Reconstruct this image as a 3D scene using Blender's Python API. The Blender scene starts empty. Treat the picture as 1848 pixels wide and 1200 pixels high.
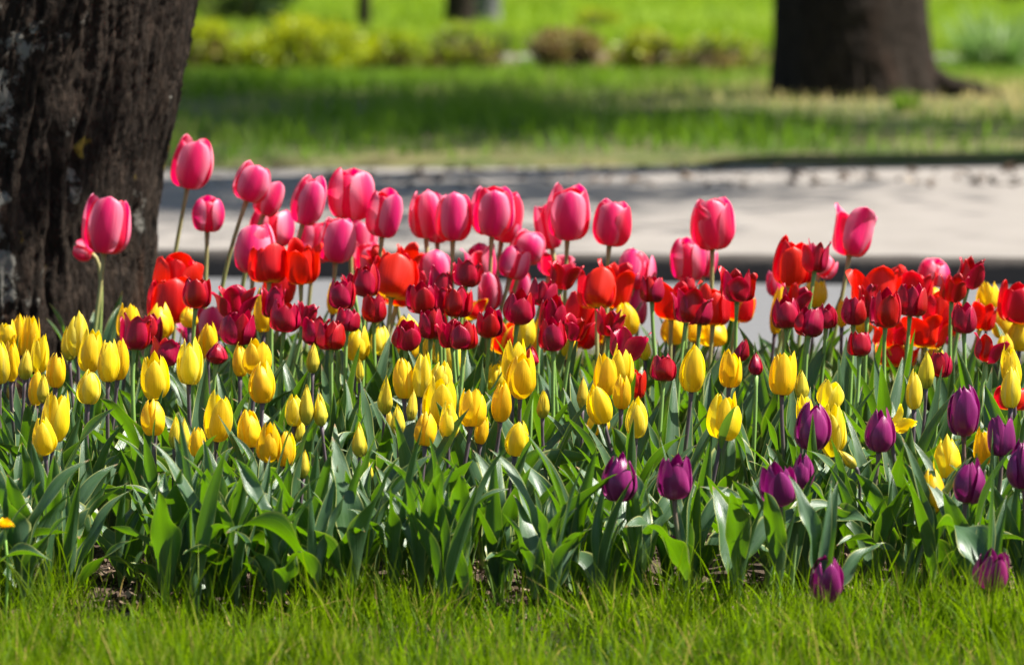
import bpy, math, random
import numpy as np
from mathutils import Vector, Matrix, Euler

# ------------------------------------------------------------------ camera, sky, sun, exposure
S = bpy.context.scene
COL = S.collection
R = math.radians
FPX, HORIZON, CAMZ = 9000.0, -125.0, 0.90          # focal length in photo pixels, row of the horizon, eye height
PITCH = math.atan((600 - HORIZON) / FPX)
cd = bpy.data.cameras.new('camera'); cam = bpy.data.objects.new('camera', cd); COL.objects.link(cam)
cam.location = (0, 0, CAMZ); cam.rotation_euler = (R(90) - PITCH, 0, 0)
cd.sensor_width = 36.0; cd.lens = 36.0 * FPX / 1848.0
cd.clip_start = 0.1; cd.clip_end = 2000
cd.dof.use_dof = True; cd.dof.focus_distance = 7.1; cd.dof.aperture_fstop = 6.6
S.camera = cam
SUN_EL, SUN_AZ = 56.0, 2.0                        # azimuth measured from +X (right) towards +Y (away)
w = bpy.data.worlds.new('World'); S.world = w; w.use_nodes = True
nt = w.node_tree; bg = nt.nodes['Background']
sky = nt.nodes.new('ShaderNodeTexSky'); sky.sky_type = 'NISHITA'; sky.sun_disc = False
sky.sun_elevation = R(SUN_EL); sky.sun_rotation = R(90 - SUN_AZ)
nt.links.new(sky.outputs[0], bg.inputs[0]); bg.inputs[1].default_value = 0.05
sd = bpy.data.lights.new('sun', 'SUN'); so = bpy.data.objects.new('sun', sd); COL.objects.link(so)
sd.energy = 5.0; sd.angle = R(0.5); sd.color = (1.0, 0.95, 0.86)
tosun = Vector((math.cos(R(SUN_EL)) * math.cos(R(SUN_AZ)), math.cos(R(SUN_EL)) * math.sin(R(SUN_AZ)), math.sin(R(SUN_EL))))
so.rotation_euler = tosun.to_track_quat('Z', 'Y').to_euler()
S.view_settings.view_transform = 'Standard'; S.view_settings.look = 'None'
S.view_settings.exposure = 1.5; S.view_settings.gamma = 1.0

rng = random.Random(7)
nrg = np.random.default_rng(11)

# ------------------------------------------------------------------ helpers
FW = Vector((0, math.cos(PITCH), -math.sin(PITCH))); UP = Vector((0, math.sin(PITCH), math.cos(PITCH)))
def at(px, py, Y):
    """the point at distance Y along the ground axis seen at photo pixel (px, py)"""
    d = FW + UP * (-(py - 600) / FPX) + Vector((1, 0, 0)) * ((px - 924) / FPX)
    return Vector((0, 0, CAMZ)) + d * (Y / d.y)
def ground_y(py, z=0.0):
    d = FW + UP * (-(py - 600) / FPX)
    return (z - CAMZ) / d.z * d.y
def scale_at(Y): return FPX / Y                    # photo pixels per metre

def hash01(ix, iy, iz):
    h = (ix.astype(np.int64) * 374761393 + iy.astype(np.int64) * 668265263 + iz.astype(np.int64) * 1274126177) & 0xffffffff
    h = ((h ^ (h >> 13)) * 1274126177) & 0xffffffff
    h = (h ^ (h >> 16)) & 0xffff
    return h / 65535.0
def vnoise(x, y, z=0.0):
    x, y, z = np.broadcast_arrays(np.asarray(x, float), np.asarray(y, float), np.asarray(z, float))
    x0, y0, z0 = np.floor(x), np.floor(y), np.floor(z)
    fx, fy, fz = x - x0, y - y0, z - z0
    fx, fy, fz = [f * f * (3 - 2 * f) for f in (fx, fy, fz)]
    r = 0
    for i in (0, 1):
        for j in (0, 1):
            for k in (0, 1):
                wgt = (fx if i else 1 - fx) * (fy if j else 1 - fy) * (fz if k else 1 - fz)
                r = r + wgt * hash01(x0 + i, y0 + j, z0 + k)
    return r
def fbm(x, y, z=0.0, o=4):
    a, r, t = 1.0, 0, 0
    for i in range(o):
        r = r + a * vnoise(np.asarray(x) * 2 ** i + 17.3 * i, np.asarray(y) * 2 ** i + 5.1 * i, np.asarray(z) * 2 ** i); t += a; a *= .5
    return r / t

def mesh_from(name, verts, quads, mats=(), uv=None, uv2=None, smooth=True):
    """verts (n,3), quads (m,4) with a repeated last index for triangles, uv per vertex"""
    verts = np.asarray(verts, np.float32); q = np.asarray(quads, np.int64)
    me = bpy.data.meshes.new(name)
    tri = q[:, 2] == q[:, 3]
    cnt = np.where(tri, 3, 4)
    keep = np.ones_like(q, bool); keep[tri, 3] = False
    loops = q[keep]
    me.vertices.add(len(verts)); me.vertices.foreach_set('co', verts.ravel())
    me.loops.add(len(loops)); me.loops.foreach_set('vertex_index', loops.astype(np.int32))
    me.polygons.add(len(q))
    st = np.concatenate(([0], np.cumsum(cnt)[:-1])).astype(np.int32)
    me.polygons.foreach_set('loop_start', st)
    me.polygons.foreach_set('use_smooth', np.full(len(q), smooth))
    for nm, u in (('UVMap', uv), ('Extra', uv2)):
        if u is not None:
            l = me.uv_layers.new(name=nm)
            l.data.foreach_set('uv', np.asarray(u, np.float32)[loops].ravel())
    for m in mats: me.materials.append(m)
    me.update(); me.validate()
    return me
def grid_quads(nu, nv, wrap=False):
    a = []
    for j in range(nv - 1):
        for i in range(nu if wrap else nu - 1):
            k = (i + 1) % nu
            a.append((j * nu + i, j * nu + k, (j + 1) * nu + k, (j + 1) * nu + i))
    return np.array(a)
def tube(pts, rad, n=7, cap=True):
    """verts, quads, uv of a tapering tube"""
    P = [Vector(p) for p in pts]; V, U = [], []
    x = None
    for i, p in enumerate(P):
        t = (P[min(i + 1, len(P) - 1)] - P[max(i - 1, 0)]).normalized()
        if x is None: x = t.orthogonal().normalized()
        x = (x - t * x.dot(t)).normalized(); y = t.cross(x)
        for k in range(n):
            a = 2 * math.pi * k / n
            V.append(p + (x * math.cos(a) + y * math.sin(a)) * rad[i]); U.append((k / n, i / (len(P) - 1)))
    Q = [tuple(r) for r in grid_quads(n, len(P), True)]
    if cap:
        V.append(P[-1] + (P[-1] - P[-2]).normalized() * rad[-1] * .4); U.append((0.5, 1)); c = len(V) - 1
        b = (len(P) - 1) * n
        for k in range(n): Q.append((b + k, b + (k + 1) % n, c, c))
    return [tuple(v) for v in V], Q, U
class MB:
    def __init__(s): s.v, s.q, s.u = [], [], []
    def add(s, v, q, u):
        o = len(s.v); s.v += list(v); s.u += list(u); s.q += [tuple(i + o for i in f) for f in q]
    def mesh(s, name, mats, smooth=True): return mesh_from(name, s.v, s.q, mats, s.u, smooth=smooth)

def link(name, data, parent=None, mat=None):
    o = bpy.data.objects.new(name, data); COL.objects.link(o)
    if parent is not None: o.parent = parent
    return o
def tag(o, label=None, cat=None, group=None, kind=None):
    if label: o['label'] = label
    if cat: o['category'] = cat
    if group: o['group'] = group
    if kind: o['kind'] = kind
    return o
def thing(name, loc, label, cat, group=None, rz=0):
    o = link(name, None); o.location = loc; o.rotation_euler = (0, 0, rz); o.empty_display_size = .05
    return tag(o, label, cat, group)

# ------------------------------------------------------------------ materials
class NB:
    """tiny node builder"""
    def __init__(s, name):
        s.m = bpy.data.materials.new(name); s.m.use_nodes = True; s.t = s.m.node_tree
        s.t.nodes.clear(); s.out = s.n('ShaderNodeOutputMaterial')
    def n(s, typ, **kw):
        x = s.t.nodes.new(typ)
        for k, v in kw.items(): setattr(x, k, v)
        return x
    def set(s, sock, v):
        if hasattr(v, 'is_output'): s.t.links.new(v, sock)
        elif v is not None: sock.default_value = (*v, 1) if isinstance(v, tuple) and len(v) == 3 and sock.type == 'RGBA' else v
    def math(s, op, a, b=None, c=None, clamp=False):
        x = s.n('ShaderNodeMath', operation=op, use_clamp=clamp)
        for i, v in enumerate((a, b, c)):
            if v is not None: s.set(x.inputs[i], v)
        return x.outputs[0]
    def sstep(s, v, a, b):
        x = s.n('ShaderNodeMapRange', interpolation_type='SMOOTHSTEP')
        s.set(x.inputs[0], v); x.inputs[1].default_value = a; x.inputs[2].default_value = b
        return x.outputs[0]
    def rng(s, v, a, b, c, d):
        x = s.n('ShaderNodeMapRange'); s.set(x.inputs[0], v)
        for i, q in enumerate((a, b, c, d)): x.inputs[i + 1].default_value = q
        return x.outputs[0]
    def mix(s, f, a, b, blend='MIX'):
        x = s.n('ShaderNodeMix', data_type='RGBA', blend_type=blend)
        s.set(x.inputs[0], f)
        for i, v in ((6, a), (7, b)):
            if isinstance(v, tuple): v = (*v[:3], 1)
            s.set(x.inputs[i], v)
        return x.outputs[2]
    def ramp(s, f, stops):
        x = s.n('ShaderNodeValToRGB'); e = x.color_ramp.elements
        while len(e) > 1: e.remove(e[-1])
        for i, (p, c) in enumerate(stops):
            q = e[0] if i == 0 else e.new(p)
            q.position = p; q.color = (*c, 1)
        s.set(x.inputs[0], f); return x.outputs[0]
    def uv(s, name='UVMap'):
        u = s.n('ShaderNodeUVMap', uv_map=name); x = s.n('ShaderNodeSeparateXYZ'); s.t.links.new(u.outputs[0], x.inputs[0])
        return x.outputs[0], x.outputs[1]
    def xyz(s, x, y, z=0.0):
        c = s.n('ShaderNodeCombineXYZ')
        for i, v in enumerate((x, y, z)): s.set(c.inputs[i], v)
        return c.outputs[0]
    def obj(s): return s.n('ShaderNodeTexCoord').outputs['Object']
    def pos(s): return s.n('ShaderNodeNewGeometry').outputs['Position']
    def scale(s, v, sc):
        m = s.n('ShaderNodeMapping'); s.set(m.inputs[0], v); m.inputs[3].default_value = sc; return m.outputs[0]
    def noise(s, v, sc, det=4, rough=.55, dist=0.0):
        x = s.n('ShaderNodeTexNoise'); s.set(x.inputs['Vector'], v)
        x.inputs['Scale'].default_value = sc; x.inputs['Detail'].default_value = det
        x.inputs['Roughness'].default_value = rough; x.inputs['Distortion'].default_value = dist
        return x.outputs[0]
    def voro(s, v, sc, feat='F1'):
        x = s.n('ShaderNodeTexVoronoi', feature=feat); s.set(x.inputs['Vector'], v); x.inputs['Scale'].default_value = sc
        return x
    def bump(s, h, strength, dist):
        b = s.n('ShaderNodeBump'); s.set(b.inputs['Height'], h); b.inputs['Strength'].default_value = strength
        b.inputs['Distance'].default_value = dist; return b.outputs[0]
    def rand(s): return s.n('ShaderNodeObjectInfo').outputs['Random']
    def hsv(s, c, h=.5, sat=1.0, v=1.0):
        x = s.n('ShaderNodeHueSaturation')
        for i, q in enumerate((h, sat, v)): s.set(x.inputs[i], q)
        s.set(x.inputs['Color'], c); return x.outputs[0]
    def surf(s, col, rough=.6, spec=.4, transl=0.0, tcol=None, normal=None, coat=0.0):
        p = s.n('ShaderNodeBsdfPrincipled'); s.set(p.inputs['Base Color'], (*col, 1) if isinstance(col, tuple) else col)
        s.set(p.inputs['Roughness'], rough); s.set(p.inputs['Specular IOR Level'], spec)
        if coat: p.inputs['Coat Weight'].default_value = coat; p.inputs['Coat Roughness'].default_value = .35
        if normal is not None: s.set(p.inputs['Normal'], normal)
        o = p.outputs[0]
        if transl:
            t = s.n('ShaderNodeBsdfTranslucent'); s.set(t.inputs[0], tcol if tcol is not None else col)
            if normal is not None: s.set(t.inputs['Normal'], normal)
            mx = s.n('ShaderNodeMixShader'); s.set(mx.inputs[0], transl)
            s.t.links.new(o, mx.inputs[1]); s.t.links.new(t.outputs[0], mx.inputs[2]); o = mx.outputs[0]
        s.t.links.new(o, s.out.inputs[0]); return s.m

def petal_mat(name, mid, edge, base, base_h=(.02, .16), transl=.38, tmul=1.0, edge_rng=(.35, 1.0), flame=None, rough=.42, hue=.012, streak=.35):
    b = NB(name); u, v = b.uv()
    e = b.math('ABSOLUTE', b.math('SUBTRACT', b.math('MULTIPLY', u, 2.0), 1.0))
    r = b.rand()
    strk = b.noise(b.xyz(b.math('MULTIPLY', u, 26.0), b.math('MULTIPLY', v, 1.6), b.math('MULTIPLY', r, 40.0)), 1.0, 4, .6)
    e2 = b.math('ADD', e, b.math('MULTIPLY', b.math('SUBTRACT', strk, .5), streak))
    if flame:                                         # the darker flame down the middle of a petal narrows to its tip
        e2 = b.math('ADD', e2, b.math('MULTIPLY', b.sstep(v, .25, .95), flame))
    col = b.mix(b.sstep(e2, *edge_rng), mid, edge)
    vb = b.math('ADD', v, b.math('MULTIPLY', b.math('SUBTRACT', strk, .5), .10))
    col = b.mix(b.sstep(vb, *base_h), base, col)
    col = b.hsv(col, b.rng(r, 0, 1, .5 - hue, .5 + hue), 1.0, b.math('MULTIPLY', b.rng(r, 0, 1, .86, 1.1), b.rng(strk, .25, .75, .9, 1.06)))
    tc = b.hsv(col, .5, 1.05, tmul)
    nrm = b.bump(strk, .5, .001)
    return b.surf(col, rough, .42, transl, tc, nrm)

M = {}
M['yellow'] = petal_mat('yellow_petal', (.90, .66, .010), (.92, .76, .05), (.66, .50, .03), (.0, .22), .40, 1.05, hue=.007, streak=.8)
M['yellow_b'] = petal_mat('golden_petal', (.90, .57, .006), (.92, .66, .015), (.66, .46, .02), (.0, .26), .36, 1.05, hue=.006, streak=.9)
M['yellow_c'] = petal_mat('lemon_petal', (.90, .70, .025), (.93, .80, .12), (.62, .55, .06), (.0, .30), .34, 1.05, hue=.006, streak=.9)
M['ybud'] = petal_mat('yellow_bud_petal', (.80, .62, .04), (.90, .70, .03), (.30, .34, .05), (.0, .70), .32, 1.0, hue=.010, streak=.8)
M['pink'] = petal_mat('pink_petal', (.76, .016, .15), (.90, .29, .42), (.66, .52, .34), (.0, .09), .36, 1.05, (.28, 1.02), flame=.20, hue=.010, streak=.45)
M['pink_inner'] = petal_mat('deep_pink_inner_petal', (.82, .018, .085), (.90, .20, .30), (.60, .10, .10), (.0, .10), .42, 1.1, (.45, 1.05), flame=.10, hue=.008, streak=.35)
M['red'] = petal_mat('red_petal', (.60, .001, .004), (.90, .016, .022), (.92, .58, .01), (.09, .25), .36, 1.0, (.35, 1.0), hue=.005, streak=1.0)
M['flame'] = petal_mat('red_petal_with_yellow_edge', (.78, .012, .006), (.92, .62, .01), (.90, .60, .01), (.12, .34), .38, 1.05, (.62, .92), hue=.006)
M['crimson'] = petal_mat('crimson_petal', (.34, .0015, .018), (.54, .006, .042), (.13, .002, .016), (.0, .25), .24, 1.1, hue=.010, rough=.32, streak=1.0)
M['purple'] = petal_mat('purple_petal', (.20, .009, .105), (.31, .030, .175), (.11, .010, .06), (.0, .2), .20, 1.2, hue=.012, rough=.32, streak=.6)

def stem_mat(name, lo, hi, k=(.35, .8)):
    b = NB(name); u, v = b.uv(); r = b.rand()
    col = b.mix(b.sstep(v, *k), lo, hi)
    n = b.noise(b.xyz(b.math('MULTIPLY', u, 6.0), b.math('MULTIPLY', v, 8.0), b.math('MULTIPLY', r, 30.0)), 1.0, 3)
    return b.surf(b.hsv(col, .5, 1.0, b.rng(n, .3, .7, .8, 1.15)), .5, .4, .12)
M['stem_dark'] = stem_mat('purplish_stem', (.18, .31, .07), (.115, .085, .10), (.35, .75))
M['stem_green'] = stem_mat('green_stem', (.23, .42, .07), (.22, .37, .09))
M['stem_olive'] = stem_mat('olive_stem', (.25, .40, .09), (.36, .32, .13), (.3, .95))
M['stem_plum'] = stem_mat('plum_stem', (.20, .32, .10), (.16, .10, .10), (.3, .95))

def leaf_mat(nm, isl):
    b = NB(nm); u, v = b.uv(); r = b.n('ShaderNodeNewGeometry').outputs['Random Per Island'] if isl else b.rand()
    e = b.math('ABSOLUTE', b.math('SUBTRACT', b.math('MULTIPLY', u, 2.0), 1.0))
    st = b.noise(b.xyz(b.math('MULTIPLY', u, 30.0), b.math('MULTIPLY', v, 1.2), b.math('MULTIPLY', r, 50.0)), 1.0, 3, .6)
    bl = b.noise(b.xyz(b.math('MULTIPLY', u, 2.0), b.math('MULTIPLY', v, 4.0), b.math('MULTIPLY', r, 90.0)), 1.0, 3, .5)
    c = b.mix(r, (.024, .070, .028), (.046, .102, .030))
    c = b.mix(b.rng(bl, .35, .7, 0, 1), c, (.070, .132, .068))
    c = b.mix(b.math('MULTIPLY', b.sstep(st, .45, .72), .6), c, (.105, .172, .085))
    c = b.mix(b.sstep(v, .22, .0), c, (.22, .32, .10))
    c = b.mix(b.math('MULTIPLY', b.sstep(e, .86, .975), .85), c, (.40, .42, .13))
    c = b.mix(b.math('MULTIPLY', b.sstep(b.math('ADD', v, b.math('MULTIPLY', r, .03)), .965, 1.01), .85), c, (.30, .17, .07))
    return b.surf(c, b.rng(bl, .3, .7, .30, .42), .55, .27, b.hsv(b.mix(.65, c, (.17, .36, .006)), .5, 1.1, 1.28), b.bump(st, .6, .001))
M['leaf'] = leaf_mat('tulip_leaf', False); M['leaf_mass'] = leaf_mat('tulip_leaf_mass', True)
b = NB('flower_centre'); M['pistil'] = b.surf((.30, .36, .08), .6, .3)
b = NB('bract_leaf'); u, v = b.uv(); M['bract'] = b.surf(b.mix(b.sstep(v, .3, 1.0), (.07, .15, .04), (.12, .22, .04)), .45, .4, .3, (.2, .4, .02, 1))

def grass_mat(name, c1, c2, tip, dry, tmul=1.7, transl=.45, tcol=(.30, .55, .01)):
    b = NB(name); r, v = b.uv(); d, q = b.uv('Extra')
    c = b.mix(r, c1, c2); c = b.mix(b.sstep(v, .2, 1.0), c, b.mix(r, tip, c2))
    c = b.mix(d, c, dry)
    return b.surf(c, .55, .12, transl, b.hsv(b.mix(b.math('MULTIPLY', b.math('SUBTRACT', 1.0, d), .5), c, tcol), .5, 1.0, tmul))
M['grass_near'] = grass_mat('near_grass_blades', (.010, .036, .0005), (.054, .118, .001), (.175, .238, .003), (.36, .26, .08), 1.5, .42, (.22, .37, .001))
M['grass_verge'] = grass_mat('verge_grass_blades', (.035, .095, .010), (.085, .16, .016), (.14, .22, .022), (.58, .47, .20), 1.3, .36)
M['grass_far'] = grass_mat('far_grass_blades', (.085, .165, .010), (.16, .24, .012), (.20, .28, .016), (.34, .32, .09), 1.4, .40, (.30, .42, .02))

b = NB('soil'); p = b.pos()
n1 = b.noise(p, 9.0, 5, .6); n2 = b.noise(p, 90.0, 4, .65)
M['soil'] = b.surf(b.mix(b.rng(n1, .3, .7, 0, 1), b.mix(n2, (.022, .015, .011), (.06, .042, .03)), b.mix(n2, (.04, .028, .02), (.11, .08, .055))), .95, .15, normal=b.bump(n2, .9, .012))
b = NB('wood_chip'); u, v = b.uv(); n = b.noise(b.xyz(b.math('MULTIPLY', u, 300.0), b.math('MULTIPLY', v, 6.0)), 1.0, 3)
M['chip'] = b.surf(b.hsv(b.ramp(u, [(0, (.025, .016, .012)), (.4, (.07, .045, .03)), (.75, (.15, .10, .068)), (1, (.38, .29, .20))]), .5, 1, b.rng(n, .3, .7, .75, 1.15)), .85, .2)
b = NB('lawn_ground'); p = b.pos(); n1 = b.noise(p, 1.1, 4, .6); n2 = b.noise(p, 25.0, 3)
M['lawn'] = b.surf(b.mix(n1, b.mix(n2, (.08, .15, .010), (.13, .21, .012)), b.mix(n2, (.12, .20, .012), (.19, .26, .025))), .9, .1)
b = NB('verge_ground'); p = b.pos(); n1 = b.noise(p, 1.6, 4, .6); n2 = b.noise(p, 30.0, 3)
M['vground'] = b.surf(b.mix(b.rng(n1, .38, .62, 0, 1), b.mix(n2, (.035, .055, .015), (.055, .08, .022)), b.mix(n2, (.09, .085, .035), (.15, .13, .06))), .95, .1)
b = NB('near_ground'); p = b.pos(); n2 = b.noise(p, 60.0, 4)
M['nground'] = b.surf(b.mix(n2, (.010, .014, .004), (.03, .035, .010)), .95, .1)
b = NB('asphalt'); p = b.pos(); n1 = b.noise(p, 1.3, 4, .6); n2 = b.noise(p, 160.0, 3, .7); n3 = b.noise(p, 14.0, 3)
M['asphalt'] = b.surf(b.mix(n1, b.mix(n2, (.085, .086, .092), (.13, .131, .138)), b.mix(n2, (.10, .10, .106), (.155, .154, .156))), .85, .3, normal=b.bump(n2, .5, .006))
b = NB('pavement_asphalt'); p = b.pos(); n1 = b.noise(p, 1.0, 5, .6); n2 = b.noise(p, 130.0, 3, .7); n3 = b.noise(b.scale(p, (1, .5, 1)), 5.0, 4)
M['pave'] = b.surf(b.mix(n1, b.mix(n2, (.165, .150, .137), (.225, .204, .187)), b.mix(b.rng(n3, .35, .7, 0, 1), (.18, .163, .148), (.24, .218, .199))), .9, .2, normal=b.bump(n2, .4, .005))
b = NB('kerb_stone'); p = b.pos(); n1 = b.noise(p, 3.0, 5, .6); n2 = b.noise(p, 60.0, 4, .7)
M['kerb'] = b.surf(b.mix(n1, b.mix(n2, (.040, .034, .030), (.065, .056, .050)), b.mix(n2, (.055, .047, .042), (.09, .078, .07))), .9, .2, normal=b.bump(n2, .6, .006))
b = NB('path_paving'); p = b.pos(); n1 = b.noise(p, 2.0, 4); M['path'] = b.surf(b.mix(n1, (.15, .14, .12), (.22, .205, .18)), .9, .2)

def bark_mat(name, dark, mid, lite, lichen=False, zs=1.0):
    b = NB(name); o = b.obj()
    n1 = b.noise(b.scale(o, (28, 28, 9.0)), 1.0, 7, .68, .8)
    n2 = b.noise(b.scale(o, (85, 85, 38)), 1.0, 6, .72, .4)
    n3 = b.noise(b.scale(o, (7, 7, 2.0)), 1.0, 4, .6)
    c = b.mix(b.rng(n1, .34, .62, 0, 1), dark, mid)
    c = b.mix(b.math('MULTIPLY', b.sstep(n2, .45, .72), .7), c, lite)
    c = b.mix(b.math('MULTIPLY', b.sstep(n3, .56, .70), .40 if lichen else .12), c, (.115, .055, .032))
    h = b.math('ADD', n1, b.math('MULTIPLY', n2, .5))
    if lichen:
        sx = b.n('ShaderNodeSeparateXYZ'); b.t.links.new(o, sx.inputs[0])
        l1 = b.noise(o, 9.0, 5, .62, .4); l2 = b.noise(o, 34.0, 5, .7, .3)
        grad = b.sstep(sx.outputs[0], .24, .11)         # the weathered side away from the bed
        m1 = b.sstep(b.math('ADD', b.math('MULTIPLY', grad, .14), b.math('ADD', b.math('MULTIPLY', l1, .72), b.math('MULTIPLY', l2, .28))), .60, .66)
        m2 = b.sstep(b.math('ADD', b.math('MULTIPLY', l2, .8), b.math('MULTIPLY', grad, .10)), .60, .64)
        lc = b.mix(l2, (.13, .125, .108), (.32, .31, .275))
        c = b.mix(b.math('MULTIPLY', m1, .85), c, lc)
        c = b.mix(b.math('MULTIPLY', m2, .40), c, (.22, .22, .19))
        yl = b.sstep(b.noise(b.xyz(b.math('ADD', sx.outputs[0], 3.7), sx.outputs[1], sx.outputs[2]), 8.0, 3, .5), .665, .69)
        c = b.mix(b.math('MULTIPLY', yl, .8), c, b.mix(l2, (.10, .07, .01), (.28, .20, .03)))
        h = b.math('ADD', h, b.math('MULTIPLY', m1, .15))
    return b.surf(c, .95, .12, normal=b.bump(h, 1.0, .016))
M['bark_near'] = bark_mat('rough_dark_bark', (.006, .0044, .0035), (.026, .0185, .0138), (.074, .053, .039), True)
M['bark_far'] = bark_mat('brown_bark', (.007, .0052, .0042), (.027, .020, .0155), (.072, .056, .044))
M['bark_grey'] = bark_mat('grey_bark', (.06, .06, .065), (.14, .14, .15), (.26, .26, .27))

def foliage_mat(name, c1, c2, t=.4, tmul=1.4):
    b = NB(name); r, v = b.uv()
    c = b.mix(r, c1, c2); return b.surf(c, .5, .35, t, b.hsv(c, .49, 1.1, tmul))
M['fol_yellow'] = foliage_mat('yellow_green_leaves', (.20, .28, .010), (.37, .39, .012))
M['fol_green'] = foliage_mat('green_leaves', (.15, .23, .018), (.31, .37, .03))
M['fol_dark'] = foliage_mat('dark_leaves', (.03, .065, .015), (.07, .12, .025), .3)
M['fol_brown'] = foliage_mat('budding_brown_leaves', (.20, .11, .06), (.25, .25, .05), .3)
M['fol_spring'] = foliage_mat('spring_leaves', (.14, .26, .02), (.26, .36, .03))
M['twig'] = foliage_mat('twigs', (.07, .045, .032), (.17, .11, .08), 0.0)
M['strap'] = foliage_mat('strap_leaves', (.07, .17, .03), (.28, .38, .16), .4)
b = NB('dandelion_ray'); M['dandelion'] = b.surf((.90, .58, .006), .5, .3, .35)

# ------------------------------------------------------------------ ground, road, kerbs, pavement, path
def sheet(name, pts, z, mat, kind='structure'):
    me = bpy.data.meshes.new(name)
    me.from_pydata([(x, y, z) for x, y in pts], [], [tuple(range(len(pts)))]); me.materials.append(mat)
    return tag(link(name, me), kind=kind)
def prism(name, pts, z0, z1, mat, bev=0.0):
    n = len(pts)
    me = bpy.data.meshes.new(name)
    me.from_pydata([(x, y, z0) for x, y in pts] + [(x, y, z1) for x, y in pts], [],
                   [tuple(range(n, 2 * n)), tuple(reversed(range(n)))] + [(i, (i + 1) % n, n + (i + 1) % n, n + i) for i in range(n)])
    me.materials.append(mat); o = tag(link(name, me), kind='structure')
    if bev:
        m = o.modifiers.new('bevel', 'BEVEL'); m.width = bev; m.segments = 3
    return o
W = 40.0
BED_F, BED_B = 6.62, 8.75
KS = -0.150                                          # the kerb line runs slightly askew
ky = lambda x: 12.82 + KS * x
def band(f0, f1, x0=-W, x1=W, n=2): return [(x0, f0(x0)), (x1, f0(x1)), (x1, f1(x1)), (x0, f1(x0))]
sheet('ground', [(-500, -100), (500, -100), (500, 900), (-500, 900)], -0.12, M['lawn'])
sheet('front_lawn', [(-W, -20), (W, -20), (W, BED_F), (-W, BED_F)], 0.0, M['nground'])
nx, ny = 160, 90
X, Y = np.meshgrid(np.linspace(-3, 3, nx), np.linspace(BED_F - .25, BED_B + .15, ny))
Z = .006 + .03 * (fbm(X * 6, Y * 6, 3.0) - .42) + .014 * (fbm(X * 30, Y * 30, 8.0, 3) - .5)
Z *= np.clip((Y - BED_F + .25) / .3, 0, 1)
tag(link('soil', mesh_from('soil', np.stack([X, Y, Z], -1).reshape(-1, 3), grid_quads(nx, ny), [M['soil']])), kind='structure')
sheet('near_verge', band(lambda x: BED_B, lambda x: ky(x) - 2.62), -0.004, M['nground'])
prism('near_kerb', band(lambda x: ky(x) - 2.62, lambda x: ky(x) - 2.46), -.1, .035, M['kerb'], .01)
sheet('road', band(lambda x: ky(x) - 2.45, lambda x: ky(x) + .05), 0.0, M['asphalt'])
kb = MB(); kr = random.Random(8); x = -12.0
while x < 14:                                        # the kerb is laid of stones with open joints, none quite level
    x2 = x + kr.uniform(.78, .86); h0, h1, f = .070 + kr.gauss(0, .003), .070 + kr.gauss(0, .003), kr.gauss(0, .004)
    xx = np.linspace(x + .004, x2 - .004, 14); pr = [(0, -.1, 0), (0, .052, 0), (.006, .066, 1), (.02, .0715, 1), (.058, .0715, 1), (.062, -.1, 0)]
    V, U = [], []
    for dy, z, w_ in pr:
        for q in xx:
            t_ = (q - x) / (x2 - x); n_ = float(vnoise(q * 14, dy * 30, z * 30)) - .5
            V.append((q, ky(q) + dy + f + (n_ * .010 if w_ else n_ * .006), z + (h0 + (h1 - h0) * t_ - .07 + n_ * .006 if z > 0 else 0))); U.append((t_, z))
    kb.add(V, [tuple(r_) for r_ in grid_quads(14, len(pr))], U); x = x2
tag(link('far_kerb', kb.mesh('far_kerb', [M['kerb']])), kind='structure')
far = lambda x: 17.55 + .13 * x
sheet('pavement', band(lambda x: ky(x) + .066, lambda x: far(x) + .4, -7.5, 9), .068, M['pave'])
# the verge: its lawn edge ends in a low uneven lip above the pavement
n = 140; xs = np.linspace(-7.5, 9, n)
edge = far(xs) + .20 * (fbm(xs * 1.7, 2.0) - .5) + .07 * (fbm(xs * 9, 5.0) - .5)
V = []; rows = [(0, .06), (.03, .085), (.10, .095), (1.2, .09), (5, .08), (13.6, .08)]
for dy, z in rows:
    for i in range(n): V.append((xs[i], (edge[i] + dy) if dy < 5 else 17.55 + dy, z + (.01 * vnoise(xs[i] * 4, dy * 3.0) if dy < 5 else 0)))
tag(link('grass_verge', mesh_from('grass_verge', V, grid_quads(n, len(rows)), [M['vground']])), kind='structure')
sheet('path', band(lambda x: 31.15, lambda x: 33.2, -12, 12), .078, M['path'])
nx, ny = 60, 60
X, Y = np.meshgrid(np.linspace(-45, 45, nx), np.linspace(33.2, 150, ny))
Z = .08 + .25 * (fbm(X * .15, Y * .12, 1.0, 2) - .5) * np.clip((Y - 33.2) / 8, 0, 1)
tag(link('lawn', mesh_from('lawn', np.stack([X, Y, Z], -1).reshape(-1, 3), grid_quads(nx, ny), [M['lawn']])), kind='structure')

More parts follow.
